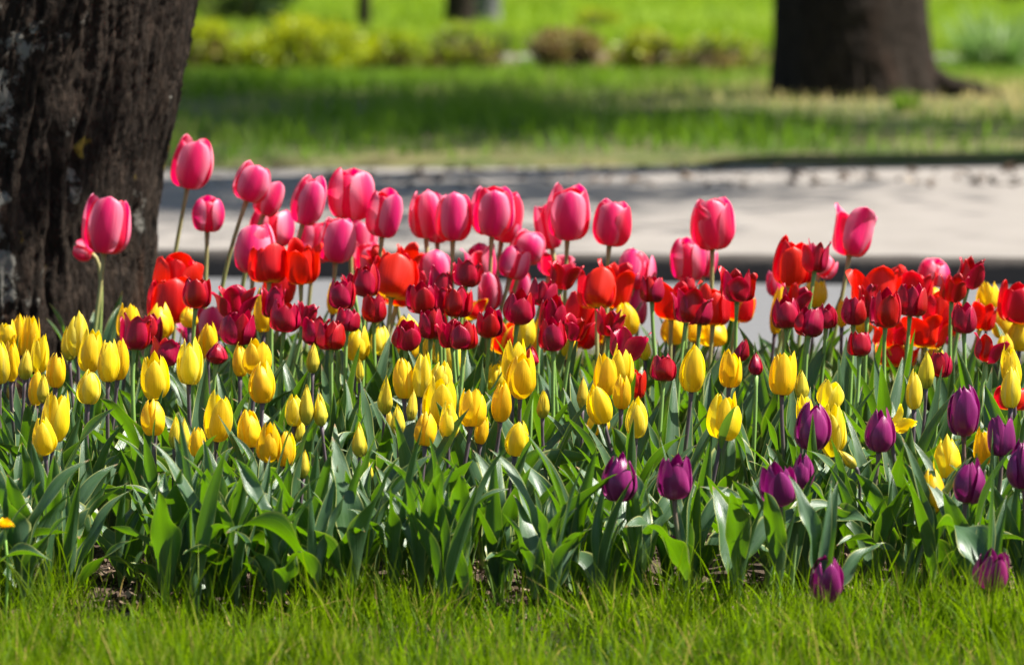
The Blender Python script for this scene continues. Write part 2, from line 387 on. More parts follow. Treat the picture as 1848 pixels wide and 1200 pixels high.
# ------------------------------------------------------------------ grass
def blades(name, P, h, wd, mat, dry, seg=4, lean=.35, curl=.5, label_kind='stuff', az=None, clump=0):
    n = len(P); a = nrg.uniform(0, 2 * np.pi, n) if az is None else az
    l0 = np.abs(nrg.normal(0, lean, n)); cv = np.abs(nrg.normal(0, curl, n))
    fa = nrg.uniform(0, 2 * np.pi, n)                # which way the flat of the blade faces
    rv = nrg.uniform(0, 1, n)
    if clump: rv = np.clip(.45 * rv + 1.5 * (fbm(P[:, 0] * clump, P[:, 1] * clump * .8, 21.0) - .32), 0, 1)
    side = np.stack([np.cos(fa), np.sin(fa), np.zeros(n)], -1)
    dirv = np.stack([np.cos(a), np.sin(a)], -1)
    V = np.zeros((n, 2 * seg + 1, 3)); U = np.zeros((n, 2 * seg + 1, 2)); E = np.zeros((n, 2 * seg + 1, 2))
    E[:, :, 0] = dry[:, None]; U[:, :, 0] = rv[:, None]
    p = P.copy(); th = l0.copy()
    for s in range(seg + 1):
        t = s / seg
        if s > 0:
            st = h / seg
            p = p + np.concatenate([dirv * (np.sin(th) * st)[:, None], (np.cos(th) * st)[:, None]], 1)
            th = th + cv / seg
        wv = wd * (1 - t ** 1.6) * .5 * (.75 + .25 * np.sin(min(t * 2.2, 1) * np.pi / 2))
        if s < seg:
            V[:, 2 * s] = p - side * wv[:, None]; V[:, 2 * s + 1] = p + side * wv[:, None]
            U[:, 2 * s, 1] = t; U[:, 2 * s + 1, 1] = t
        else:
            V[:, 2 * s] = p; U[:, 2 * s, 1] = 1
    k = 2 * seg + 1
    q = [[2 * s, 2 * s + 1, 2 * s + 3, 2 * s + 2] for s in range(seg - 1)] + [[2 * seg - 2, 2 * seg - 1, 2 * seg, 2 * seg]]
    Q = (np.arange(n)[:, None, None] * k + np.array(q)[None]).reshape(-1, 4)
    o = link(name, mesh_from(name, V.reshape(-1, 3), Q, [mat], U.reshape(-1, 2), E.reshape(-1, 2)))
    return tag(o, kind=label_kind)

# near grass: in the lawn in front of the bed, thinning into the bed
n = 125000
x = nrg.uniform(-1.45, 1.45, n); y = nrg.uniform(5.25, 6.84, n)
gap = np.exp(-(((x + .52) / .045) ** 2)) * (y > 6.42)
keep = nrg.uniform(0, 1, n) < np.clip((6.76 - y) / .25, 0.08, 1) * (.14 + 1.5 * np.clip(fbm(x * 11, y * 7, 2.0) - .22, 0, 1) ** 1.2) * (1 - gap)
x, y = x[keep], y[keep]; n = len(x)
tall = fbm(x * 8, y * 6, 9.0)
h = (.020 + .052 * nrg.beta(1.6, 2.4, n) + .13 * np.clip(tall - .42, 0, 1)) * np.clip(1.12 - .45 * np.clip((y - 6.2) / .4, 0, 1), .5, 2) * (1 + .25 * np.clip((y - 6.3) / .3, 0, 1) * nrg.uniform(0, 1, n))
dry = (nrg.uniform(0, 1, n) < .07) * nrg.uniform(.4, 1, n)
blades('grass', np.stack([x, y, np.full(n, -.002)], -1), h, nrg.uniform(.0015, .0038, n), M['grass_near'], dry, 5, .34, .75, clump=10)
# a few taller stalks rising among the first tulip leaves
n = 2600; x = nrg.uniform(-1.3, 1.3, n); y = nrg.uniform(6.15, 6.72, n)
keep = (nrg.uniform(0, 1, n) < .25 + .9 * np.clip(fbm(x * 4, 3.0) - .35, 0, 1) * 2) & ~(np.abs(x + .52) < .05); x, y = x[keep], y[keep]; n = len(x)
blades('tall_grass', np.stack([x, y, np.full(n, -.002)], -1), nrg.uniform(.06, .15, n), nrg.uniform(.0018, .0036, n), M['grass_near'], np.zeros(n), 6, .22, .6)
n = 260; x = nrg.uniform(-1.2, 1.2, n); y = nrg.uniform(5.4, 6.55, n)
blades('dead_grass', np.stack([x, y, nrg.uniform(.0, .03, n)], -1), nrg.uniform(.05, .12, n), nrg.uniform(.0014, .0028, n), M['grass_near'], nrg.uniform(.75, 1, n), 4, .9, .5)
# strip behind the bed
n = 9000; x = nrg.uniform(-2.2, 2.2, n); y = nrg.uniform(8.6, 10.3, n)
blades('grass', np.stack([x, y, np.full(n, -.004)], -1), nrg.uniform(.03, .09, n), nrg.uniform(.003, .006, n), M['grass_near'], (nrg.uniform(0, 1, n) < .1) * .8, 3)
# verge beyond the pavement
n = 70000; x = nrg.uniform(-5.5, 6.2, n); y = nrg.uniform(17.4, 31.1, n)
ed = np.interp(x, xs, edge); u = nrg.uniform(0, 1, n)
lush = fbm(x * 1.1, y * .55, 4.0); strip = np.clip((y - 23.5) / 3, 0, 1)
keep = (y > ed) & (u < .16 + .8 * strip + 1.7 * np.clip(lush - .42, 0, 1) + 1.6 * np.clip(1 - (y - ed) / .8, 0, 1) * np.clip(fbm(x * 2.3, 8.0) - .38, 0, 1)); x, y, ed, lush, strip = [q[keep] for q in (x, y, ed, lush, strip)]; n = len(x)
bare = np.clip(1.7 - np.hypot((x - 2.25) / 1.25, (y - 24.1) / 1.5), 0, 1)          # straw-dry patch beside the big trunk
dry = np.clip((fbm(x * 1.7, y * .9, 7.0) - .50) * 3.0, 0, 1) * (1 - strip) * .9 * nrg.uniform(.3, 1, n)
dry = np.clip(dry + bare * nrg.uniform(.4, 1.1, n), 0, 1)
h = (.04 + .07 * nrg.uniform(0, 1, n) + .16 * np.clip(lush - .5, 0, 1) + .06 * strip) * (1 - .45 * bare) * (1 - .62 * np.clip((y - 25.8) / 2, 0, 1)) * np.clip(.4 + (y - ed) * 2, .4, 1)
blades('verge_grass', np.stack([x, y, np.full(n, .082)], -1), h, nrg.uniform(.006, .014, n), M['grass_verge'], dry, 3, .3, .6, clump=1.6)
# lawn beyond the path
n = 60000; y = 33.2 + 45 * nrg.uniform(0, 1, n) ** 1.4; x = nrg.uniform(-1, 1, n) * (5.5 + (y - 33) * .17)
dry = np.clip((fbm(x * .5, y * .25, 12.0) - .52) * 2.2, 0, .7)
zz = .08 + .25 * (fbm(x * .15, y * .12, 1.0, 2) - .5) * np.clip((y - 33.2) / 8, 0, 1)
blades('lawn_grass', np.stack([x, y, zz], -1), nrg.uniform(.06, .17, n), nrg.uniform(.012, .03, n), M['grass_far'], dry, 3, .35, .6)

# wood chips and old leaves on the soil of the bed
def chips(name, n, x0, x1, y0, y1, zs, k_=1.0):
    x = nrg.uniform(x0, x1, n); y = nrg.uniform(y0, y1, n); L = nrg.uniform(.002, .011, n) * k_; Wd = L * nrg.uniform(.2, .6, n); T = nrg.uniform(.0008, .003, n)
    V = np.zeros((n, 8, 3)); a = nrg.uniform(0, 6.28, n); p = nrg.normal(0, .45, n); r = nrg.normal(0, .4, n)
    ca, sa = np.cos(a), np.sin(a)
    ex = np.stack([ca * np.cos(p), sa * np.cos(p), np.sin(p)], -1); ey = np.stack([-sa, ca, np.sin(r)], -1); ez = np.cross(ex, ey)
    k = 0
    for sz in (-1, 1):
        for sx, sy in ((-1, -1), (1, -.7), (.8, 1), (-.9, .8)):
            V[:, k] = np.stack([x, y, zs + nrg.uniform(0, .006, n) * 0 + L * .2], -1) + ex * (L * sx)[:, None] + ey * (Wd * sy)[:, None] + ez * (T * sz)[:, None]; k += 1
    q = np.array([[3, 2, 1, 0], [4, 5, 6, 7], [0, 1, 5, 4], [1, 2, 6, 5], [2, 3, 7, 6], [3, 0, 4, 7]])
    Q = (np.arange(n)[:, None, None] * 8 + q[None]).reshape(-1, 4)
    U = np.zeros((n, 8, 2)); U[:, :, 0] = nrg.beta(1.4, 1.8, n)[:, None]
    return tag(link(name, mesh_from(name, V.reshape(-1, 3), Q, [M['chip']], U.reshape(-1, 2), smooth=False)), kind='stuff')
chips('bark_mulch', 26000, -1.25, 1.25, 6.45, 7.6, .004)

chips('fallen_leaves', 700, -3.5, 4.5, 16.2, 18.3, .070, 2.6)

# ------------------------------------------------------------------ trees and shrubs
def leaf_quads(mb, c, size, r, nrm=None):
    d = Vector((r.gauss(0, 1), r.gauss(0, 1), r.gauss(0, 1))).normalized(); s = d.orthogonal().normalized()
    s = Matrix.Rotation(r.uniform(0, 6.28), 3, d) @ s; rv = r.random()
    a, b2, e, f = c - d * size * .5, c + s * size * .28, c + d * size * .5, c - s * size * .28
    mb.add([tuple(a), tuple(b2), tuple(e), tuple(f)], [(0, 1, 2, 3)], [(rv, 0), (rv, .5), (rv, 1), (rv, .5)])
def tree_top(base, r0, height, spread, seed, nl=14, leaf=.09, nleaf=3000, first=.0):
    """limbs forking into twigs with leaf clusters round the twigs; returns two mesh builders in the frame of base"""
    r = random.Random(seed); br, lv = MB(), MB(); tips = []
    def limb(p, d, L, rad, lev):
        pts, rads = [p], [rad]; n = 5
        for i in range(n):
            d = (d + Vector((r.gauss(0, .16), r.gauss(0, .16), r.gauss(.05, .10)))).normalized()
            p = p + d * L / n; pts.append(p); rads.append(rad * (1 - .75 * (i + 1) / n))
            if lev < 2 and i >= 1:
                for k in range(2 if lev == 0 else 1):
                    q = (d + Vector((r.gauss(0, .8), r.gauss(0, .8), r.gauss(.1, .5)))).normalized()
                    limb(p, q, L * r.uniform(.35, .6), rads[-1] * .6, lev + 1)
            if lev >= 1: tips.append(p)
        tips.append(p)
        br.add(*tube(pts, rads, 6 if lev == 0 else 4, False))
    top = Vector(base)
    for i in range(nl):
        a = i * 2.4 + r.uniform(-.4, .4); el = r.uniform(.3, 1.25)
        z = first + r.random() * height * .35
        d = Vector((math.cos(a) * math.cos(el), math.sin(a) * math.cos(el), math.sin(el)))
        limb(top + Vector((0, 0, z)), d, spread * r.uniform(.7, 1.1), r0 * r.uniform(.25, .45), 0)
    for i in range(nleaf):
        c = r.choice(tips) + Vector((r.gauss(0, .22), r.gauss(0, .22), r.gauss(0, .2)))
        leaf_quads(lv, c, leaf * r.uniform(.6, 1.3), r)
    return br, lv
def trunk_mesh(name, line, mat, nu=360, nv=240, zfine=1.0, ridge=.014, flute=.02, fr=14.0, roots=(), seed=0.0, pivot=(0, 0, 0)):
    """line: (z, x, y, radius) control points; bark ridges are real relief"""
    L = np.array(line, float); z1 = L[-1, 0]
    zs_ = np.concatenate([np.linspace(L[0, 0], zfine, nv), np.linspace(zfine, z1, 14)[1:]]) if z1 > zfine else np.linspace(L[0, 0], z1, nv)
    th = np.linspace(0, 2 * np.pi, nu, endpoint=False)
    T, Zg = np.meshgrid(th, zs_)
    cx, cy, rr = [np.interp(Zg, L[:, 0], L[:, k]) for k in (1, 2, 3)]
    wx = fbm(np.cos(T) * 4 + seed, np.sin(T) * 4, Zg * 5, 3) - .5
    c, s = np.cos(T + wx * .22), np.sin(T + wx * .22)
    zw = Zg + .03 * (fbm(c * 9, s * 9, Zg * 9, 2) - .5)
    n1 = fbm(c * fr * .55 + seed, s * fr * .55, zw * 2.9, 4)
    n2 = fbm(c * fr * 1.6 + 3, s * fr * 1.6 + seed, zw * 8.0, 3)
    n3 = vnoise(c * 2.2 + seed, s * 2.2, Zg * .8)
    n4 = fbm(c * fr * 1.2 + 9, s * fr * 1.2, Zg * 40, 3)
    d = ridge * 2.2 * (np.abs(n1 - .5) * -2.2 + .5) + ridge * 1.1 * (np.abs(n2 - .5) * -2 + .4) + flute * (n3 - .5) * 2 + ridge * .8 * (n4 - .5)
    for (ra, rw, rh, rl) in roots:                   # buttress roots: angle, width, height, reach
        da = (T - ra + np.pi) % (2 * np.pi) - np.pi
        d = d + rl * np.exp(-(da / rw) ** 2) * np.exp(-np.clip(Zg - L[0, 0], 0, None) / rh)
    Rr = rr + d
    V = np.stack([cx + Rr * np.cos(T), cy + Rr * np.sin(T), Zg], -1).reshape(-1, 3) - np.array(pivot)
    U = np.stack([T / 6.283, Zg], -1).reshape(-1, 2)
    return mesh_from(name, V, grid_quads(nu, len(zs_), True), [mat], U)

# the big leaning trunk at the left, just behind the bed
p0 = Vector((-1.0, 8.85, 0))
t = thing('tree', p0, 'huge dark rough-barked trunk with lichen behind the yellow tulips at left', 'tree')
ln = [(-.05, .035, 0, .375), (.08, .01, 0, .365), (.16, 0, 0, .36), (.36, 0, 0, .36), (.485, .015, 0, .36), (.60, .042, 0, .36), (.78, .076, 0, .36), (1.1, .13, 0, .35), (2.2, .30, 0, .31), (3.4, .42, .05, .26)]
link('trunk', trunk_mesh('trunk', ln, M['bark_near'], 560, 420, 1.1, .0105, .014, 30, seed=4.0), t)
br, lv = tree_top((.42, .05, 3.2), .26, 2.5, 2.0, 21, 9, .08, 1500)
b2, l2 = tree_top((1.9, .65, 3.3), .12, 1.2, .9, 22, 11, .11, 5200)   # an unseen leafy bough, added low on the sunward side to shade the trunk
br.add(b2.v, b2.q, b2.u); lv.add(l2.v, l2.q, l2.u); br.add(*tube([(.38, .05, 2.9), (1.1, .4, 3.2), (1.9, .65, 3.35), (2.1, .7, 4.0)], [.12, .09, .07, .04], 8, False))
link('branches', br.mesh('branches', [M['bark_near']]), t); link('crown', lv.mesh('crown', [M['fol_spring']], False), t)

# the big upright trunk across the pavement at the right
p0 = Vector(at(1539, 178, 24.7)); p0.z = .08
t = thing('tree', p0, 'thick brown trunk standing in the verge beyond the pavement at right', 'tree')
ln = [(-.06, .01, 0, .395), (.05, .0, 0, .39), (.25, -.01, 0, .375), (.5, -.022, 0, .362), (1.0, -.03, 0, .35), (3.2, -.05, -1.3, .28)]
link('trunk', trunk_mesh('trunk', ln, M['bark_far'], 220, 120, 1.0, .013, .02, 12,
     roots=((-.12, .16, .10, .14), (-1.1, .25, .10, .07), (-2.2, .3, .10, .05), (2.6, .4, .2, .05)), seed=9.0), t)
rt = MB(); rt.add(*tube([(.36, -.05, .10), (.48, -.06, .05), (.60, -.05, .035), (.72, -.03, .005), (.82, 0, -.05)], [.07, .05, .04, .03, .02], 8, False))
link('root', rt.mesh('root', [M['bark_far']]), t)
br, lv = tree_top((-.05, -1.5, 2.9), .30, 5.2, 3.7, 5, 20, .20, 16000)
link('branches', br.mesh('branches', [M['bark_far']]), t); link('crown', lv.mesh('crown', [M['fol_spring']], False), t)

# another tree of the same row stands out of the frame to the right; its shade dapples the pavement and verge
t = thing('tree', (3.05, 18.2, .08), 'tree standing in the verge out of the frame to the right', 'tree')
link('trunk', trunk_mesh('trunk', [(-.05, 0, 0, .3), (.5, 0, 0, .27), (3.0, 0, -.5, .23), (6.4, 0, -1.6, .20)], M['bark_far'], 80, 60, 1.0, .012, .02, 12, seed=2.0), t)
br, lv = tree_top((0, -1.6, 6.0), .25, 3.4, 2.6, 31, 14, .13, 7500)
b2, l2 = tree_top((.75, -3.0, 6.2), .12, 2.2, 1.6, 36, 10, .13, 2600)
br.add(b2.v, b2.q, b2.u); lv.add(l2.v, l2.q, l2.u); br.add(*tube([(0, -1.4, 5.8), (.5, -2.2, 6.2), (.75, -3.0, 6.4)], [.12, .10, .08], 8, False))
link('branches', br.mesh('branches', [M['bark_far']]), t); link('crown', lv.mesh('crown', [M['fol_spring']], False), t)

t = thing('tree', (3.7, 21.4, .08), 'second unseen tree, added right of the frame to shade the verge', 'tree')  # unseen tree, added for the shade its crown throws on the verge
link('trunk', trunk_mesh('trunk', [(-.05, 0, 0, .3), (.5, 0, 0, .27), (4.6, 0, 0, .2)], M['bark_far'], 80, 60, 1.0, .012, .02, 12, seed=6.0), t)
br, lv = tree_top((0, 0, 4.3), .22, 3.8, 2.8, 47, 15, .16, 9000)
link('branches', br.mesh('branches', [M['bark_far']]), t); link('crown', lv.mesh('crown', [M['fol_spring']], False), t)

# slimmer trees far across the lawn share one crown
br, lv = tree_top((0, 0, 2.0), .10, 2.2, 1.6, 77, 8, .10, 1200)
brm, lvm = br.mesh('branches', [M['bark_far']]), lv.mesh('crown', [M['fol_spring']], False)
for px, py, wpx, lab, mt in (
        (657, 64, 19, 'thin dark sapling trunk far off behind the yellow-green shrub', 'bark_far'),
        (829, 52, 42, 'short dark trunk on the far lawn, left of the grey one', 'bark_far'),
        (880, 43, 36, 'pale grey trunk on the far lawn beside a dark one', 'bark_grey'),
        (1833, 17, 52, 'dark distant trunk at the top right above the strappy leaves', 'bark_far')):
    D = ground_y(py, .08); p0 = at(px, py, D); p0.z = .06
    r = wpx / scale_at(D) / 2 * 1.2
    t = thing('tree', p0, lab, 'tree', 'distant trees on the lawn')
    link('trunk', trunk_mesh('trunk', [(0, 0, 0, r * 1.12), (.15, 0, 0, r), (1.0, .02, 0, r * .93), (2.2, .0, 0, r * .8)], M[mt], 60, 60, 1.0, r * .06, r * .06, 8, seed=px * .1), t)
    link('branches', brm, t); link('crown', lvm, t)

def bush(px0, px1, py0, py1, label, leafm, nl, name='shrub', leaf=.038, twigs=70, lower=None, nlow=0, group=None, zb=.08, Yd=None):
    D = Yd or ground_y(py1, zb); s = scale_at(D); r = random.Random(int(px0))
    c = at((px0 + px1) / 2, py1, D); c.z = zb
    wd, ht = (px1 - px0) / s / 2 * 1.22, (py1 - py0) / s * 1.08
    t = thing(name, c, label, 'shrub', group)
    tw = MB()
    for i in range(twigs):
        a = r.uniform(0, 6.28); q = math.sqrt(r.random()); e = Vector((math.cos(a) * wd * q, math.sin(a) * wd * .7 * q, ht * r.uniform(.55, .98)))
        st = Vector((e.x * .35, e.y * .35, -.02)); m = (st + e) / 2 + Vector((r.gauss(0, .02), r.gauss(0, .02), .03))
        tw.add(*tube([st, m, e], [.006, .004, .002], 3, False))
    link('stems', tw.mesh('stems', [M['twig']]), t)
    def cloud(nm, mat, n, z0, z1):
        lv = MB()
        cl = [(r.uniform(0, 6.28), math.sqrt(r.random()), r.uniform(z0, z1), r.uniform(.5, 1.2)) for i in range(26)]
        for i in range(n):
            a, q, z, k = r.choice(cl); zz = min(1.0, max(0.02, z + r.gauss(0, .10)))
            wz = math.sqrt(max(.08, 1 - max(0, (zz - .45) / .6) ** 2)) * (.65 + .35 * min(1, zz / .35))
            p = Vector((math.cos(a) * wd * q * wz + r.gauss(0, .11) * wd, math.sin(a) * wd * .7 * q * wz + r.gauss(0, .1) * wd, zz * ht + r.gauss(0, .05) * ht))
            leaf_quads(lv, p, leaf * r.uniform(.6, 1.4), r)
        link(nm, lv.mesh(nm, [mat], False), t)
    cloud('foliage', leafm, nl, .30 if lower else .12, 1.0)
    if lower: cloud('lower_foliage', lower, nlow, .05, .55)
    return t
GS = 'low shrubs in a row along the path'
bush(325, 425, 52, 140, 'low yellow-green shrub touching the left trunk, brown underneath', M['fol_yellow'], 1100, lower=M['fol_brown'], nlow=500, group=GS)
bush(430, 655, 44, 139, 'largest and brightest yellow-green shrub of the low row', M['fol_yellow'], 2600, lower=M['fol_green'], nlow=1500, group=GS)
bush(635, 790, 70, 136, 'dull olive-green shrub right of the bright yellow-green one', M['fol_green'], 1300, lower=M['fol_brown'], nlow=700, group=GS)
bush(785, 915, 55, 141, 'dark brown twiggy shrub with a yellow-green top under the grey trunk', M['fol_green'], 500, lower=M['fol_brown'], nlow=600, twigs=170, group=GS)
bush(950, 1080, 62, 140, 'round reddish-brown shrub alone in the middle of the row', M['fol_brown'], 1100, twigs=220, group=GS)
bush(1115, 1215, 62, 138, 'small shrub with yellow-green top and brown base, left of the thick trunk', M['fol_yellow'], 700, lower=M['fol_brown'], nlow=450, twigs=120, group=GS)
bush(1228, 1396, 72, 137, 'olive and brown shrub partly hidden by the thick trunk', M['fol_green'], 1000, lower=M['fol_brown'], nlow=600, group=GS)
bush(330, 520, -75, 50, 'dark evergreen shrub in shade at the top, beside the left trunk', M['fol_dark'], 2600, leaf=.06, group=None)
bush(1035, 1110, 20, 60, 'small pale green bush out on the sunny lawn', M['fol_yellow'], 300, leaf=.05, group=None)

# strappy-leaved clump at the right edge
D = ground_y(128, .08); c = at(1800, 128, D); c.z = .08
n = 320; a = nrg.uniform(0, 6.28, n); q = np.sqrt(nrg.uniform(0, 1, n)) * .17
o = blades('strap_leaf_clump', np.stack([np.cos(a) * q, np.sin(a) * q * .8, np.zeros(n)], -1), nrg.uniform(.24, .46, n), nrg.uniform(.014, .026, n), M['strap'], np.zeros(n), 6, .38, 1.1, None, a)
o.location = c; tag(o, 'clump of bluish strappy leaves right of the thick trunk', 'plant')
D = ground_y(203, .08); c = at(1637, 200, D); c.z = .08
n = 120; a = nrg.uniform(0, 6.28, n); q = np.sqrt(nrg.uniform(0, 1, n)) * .05
o = blades('grass_tuft', np.stack([np.cos(a) * q, np.sin(a) * q, np.zeros(n)], -1), nrg.uniform(.06, .13, n), nrg.uniform(.006, .01, n), M['grass_verge'], np.zeros(n), 4, .25, .6, None, a)
o.location = c; tag(o, 'bright green grass tuft at the foot of the thick trunk', 'grass')

# ------------------------------------------------------------------ tulips: petals, leaves, stems
PROF = {   # (radius, height) of the cup from its base to its lip, for a flower of width 1 and height 1
 'b': [(.05, 0), (.30, .07), (.46, .25), (.49, .40), (.33, .72), (.12, .93), (.03, 1.0)],
 'c': [(.05, 0), (.31, .045), (.46, .22), (.50, .42), (.43, .70), (.26, .93), (.17, 1.0)],
 'e': [(.06, 0), (.30, .03), (.45, .19), (.50, .42), (.47, .68), (.36, .90), (.24, 1.0)],
 'o': [(.06, 0), (.31, .035), (.43, .19), (.46, .42), (.44, .66), (.42, .86), (.44, 1.0)],
 'w': [(.06, 0), (.28, .03), (.41, .18), (.46, .40), (.50, .68), (.55, .86), (.60, .97)],
 'y': [(.05, 0), (.31, .045), (.46, .22), (.50, .42), (.45, .70), (.33, .92), (.27, 1.0)],
 'q': [(.06, 0), (.33, .03), (.47, .18), (.50, .42), (.47, .70), (.41, .90), (.34, 1.0)],
 'n': [(.06, 0), (.31, .03), (.46, .19), (.50, .42), (.47, .68), (.40, .89), (.32, 1.0)],
 'k': [(.06, 0), (.33, .035), (.47, .19), (.50, .42), (.46, .68), (.40, .88), (.35, 1.0)]}
SHAPE = {'Y': (2.0, 49), 'P': (3.8, 52), 'R': (2.4, 47), 'F': (2.2, 47), 'C': (2.35, 49), 'U': (2.0, 48)}  # tip bluntness, half angle
KMAT = {'Y': 'yellow', 'P': 'pink', 'R': 'red', 'F': 'flame', 'C': 'crimson', 'U': 'purple'}
def smooth_prof(pr, t):
    P = np.array(pr); n = len(P); x = t * (n - 1); i = np.clip(np.floor(x).astype(int), 0, n - 2); f = (x - i)[:, None]
    p0, p1, p2, p3 = P[np.maximum(i - 1, 0)], P[i], P[i + 1], P[np.minimum(i + 2, n - 1)]
    return .5 * (2 * p1 + (p2 - p0) * f + (2 * p0 - 5 * p1 + 4 * p2 - p3) * f * f + (3 * p1 - p0 - 3 * p2 + p3) * f ** 3)
PET = {}
def petal_mesh(kind, state, var, inner, mv=0):
    key = (kind, state, var, inner, mv)
    if key in PET: return PET[key]
    r = random.Random(repr(key[:4])); nu, nv = 13, 19
    t = np.linspace(0, 1, nv) ** .9
    p = smooth_prof(PROF[state], t); rad, z = np.maximum(p[:, 0], .02), p[:, 1]
    blunt, ang = SHAPE[kind]
    if state == 'b': blunt = 1.7
    pk = .56 if kind in 'PR' and state != 'b' else .45
    hw = np.interp(t, [0, .12, pk], [.55, .74, 1.0]) * np.where(t > pk, np.maximum(0, 1 - (np.maximum(t - pk, 0) / (1 - pk)) ** blunt) ** (.8 if kind in 'PR' else 1.0), 1)
    phi = R(ang * ((1.06 if kind == 'P' else .92) if inner else 1.0)) * hw
    if state in 'ow': phi = phi * np.interp(t, [0, .6, 1], [1, .92, .75])
    sc = (.80 if kind in 'CRU' else .87) if inner else 1.0
    tipd = r.uniform(-.05, .06) + (.05 if state in 'ow' else 0); tipz = (.01 if kind == 'P' else .035 if inner else -.015) + r.uniform(-.035, .02)
    a0, a1, f1, ph = r.uniform(.004, .018), r.uniform(.005, .02), r.uniform(5, 11), r.uniform(0, 6.28)
    V, U = [], []
    for j in range(nv):
        for i in range(nu):
            u = 2 * i / (nu - 1) - 1; tt = t[j]
            rr = rad[j] * sc
            rr += -.055 * u * u * (1 - tt) * (1 if not inner else .4)           # outer petals hug the inner ones at their sides
            rr += .020 * math.exp(-(u / .16) ** 2) * math.sin(math.pi * min(1, tt * 1.1))   # midrib
            rr += tipd * max(0, tt - .55) ** 2 * 4 + (u * u) * max(0, tt - .5) * (.16 if state in 'ow' else .03) * (1 if not inner else .4)
            rr += a0 * math.sin(f1 * tt + ph + u * 2.3) + a1 * u * abs(u) * math.sin(f1 * 1.7 * tt + ph)
            a = phi[j] * u + .06 * math.sin(3 * tt + ph)
            zz = z[j] + tipz * tt ** 2 - .03 * u * u * tt
            V.append((rr * math.cos(a), rr * math.sin(a), zz)); U.append(((u + 1) / 2, tt))
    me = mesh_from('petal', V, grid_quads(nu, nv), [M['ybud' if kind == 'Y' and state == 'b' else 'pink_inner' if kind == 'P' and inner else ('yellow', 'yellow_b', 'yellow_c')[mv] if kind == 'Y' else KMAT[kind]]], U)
    PET[key] = me; return me
mb = MB()
mb.add(*tube([(0, 0, -.012), (0, 0, .02), (0, 0, .06)], [.07, .12, .05], 8)); mb.add(*tube([(0, 0, .03), (0, 0, .2), (0, 0, .36), (0, 0, .40)], [.055, .065, .05, .085], 7))
for k in range(6):
    a = k * 1.047; mb.add(*tube([(.05 * math.cos(a), .05 * math.sin(a), .05), (.13 * math.cos(a), .13 * math.sin(a), .25), (.15 * math.cos(a), .15 * math.sin(a), .40)], [.01, .012, .022], 4))
CENTRE = mb.mesh('flower', [M['pistil']])

def leaf_mesh(seed, wr, th0, th1, fold, wav, tw):
    r = random.Random(seed); nu, nv = 11, 26
    ph, f = r.uniform(0, 6.28), r.uniform(9, 17); ph2 = r.uniform(0, 6.28); sb = r.uniform(-.35, .35)
    V, U = [], []; x = z = y = 0.0
    for j in range(nv):
        t = j / (nv - 1); th = th0 + th1 * t ** 1.9
        if j: x += math.sin(th) / (nv - 1); z += math.cos(th) / (nv - 1); y += sb * t / (nv - 1)
        w_ = wr / 2 * (np.interp(t, [0, .1, .38], [.42, .62, 1.0]) if t < .38 else max(0, 1 - ((t - .38) / .62) ** 1.75))
        nx_, nz_ = -math.cos(th), math.sin(th)         # the hollow side looks to the stem and up
        fo = fold * (1.15 - .55 * t) + (.55 * (1 - t / .15) if t < .15 else 0)
        for i in range(nu):
            u = 2 * i / (nu - 1) - 1
            s_ = w_ * u * math.cos(fo * abs(u)); nn = w_ * abs(u) ** 1.3 * math.sin(fo)
            nn += wav * w_ * u * u * (math.sin(f * t + ph) if u > 0 else math.sin(f * t * .9 + ph2)) * min(1, t * 3)
            a = tw * t; s2 = s_ * math.cos(a) - nn * math.sin(a); n2 = s_ * math.sin(a) + nn * math.cos(a)
            V.append((x + nx_ * n2, y + s2, z + nz_ * n2)); U.append(((u + 1) / 2, t))
    return mesh_from('leaf', V, grid_quads(nu, nv), [M['leaf']], U)
lr = random.Random(3)
UPR = [leaf_mesh(i, lr.uniform(.10, .18), lr.uniform(.04, .20), lr.uniform(.05, .65), lr.uniform(.45, .85), lr.uniform(.0, .22), lr.uniform(-.9, .9)) for i in range(16)]
ARC = [leaf_mesh(50 + i, lr.uniform(.14, .25), lr.uniform(.10, .38), lr.uniform(.1, 1.0), lr.uniform(.35, .85), lr.uniform(.2, .6), lr.uniform(-1.0, 1.0)) for i in range(18)]

LOW = [leaf_mesh(90 + i, lr.uniform(.17, .30), lr.uniform(.25, .7), lr.uniform(.5, 1.5), lr.uniform(.30, .75), lr.uniform(.25, .65), lr.uniform(-.9, .9)) for i in range(16)]

def add_leaves(t, n, L0, L1, zmax, r, arc=.5, low=0.0, behind=False):
    a0 = r.uniform(0, 6.28)
    for k in range(n):
        a = a0 + k * 2.3 + r.uniform(-.5, .5)
        if behind: a = math.pi * (.08 + .84 * (k + .5) / n) + r.uniform(-.2, .2)
        me = r.choice(LOW if r.random() < low else ARC if r.random() < arc else UPR)
        L = min(r.uniform(L0, L1), zmax)
        o = link('leaf', me, t); z = r.uniform(0, .03) + .012 * k
        o.location = (.003 * math.cos(a), .003 * math.sin(a), z); o.rotation_euler = (r.gauss(0, .06), r.gauss(0, .06), a); q = r.uniform(.85, 1.15); o.scale = (L, L * q, L)
STEMM = {'Y': 'stem_dark', 'P': 'stem_olive', 'R': 'stem_olive', 'F': 'stem_olive', 'C': 'stem_green', 'U': 'stem_plum'}
GROUP = {'Y': 'yellow tulips in the bed', 'P': 'tall pink tulips at the back of the bed', 'R': 'bright red tulips in the bed', 'F': 'bright red tulips in the bed',
         'C': 'dark red tulips in the bed', 'U': 'purple tulips at the front of the bed'}
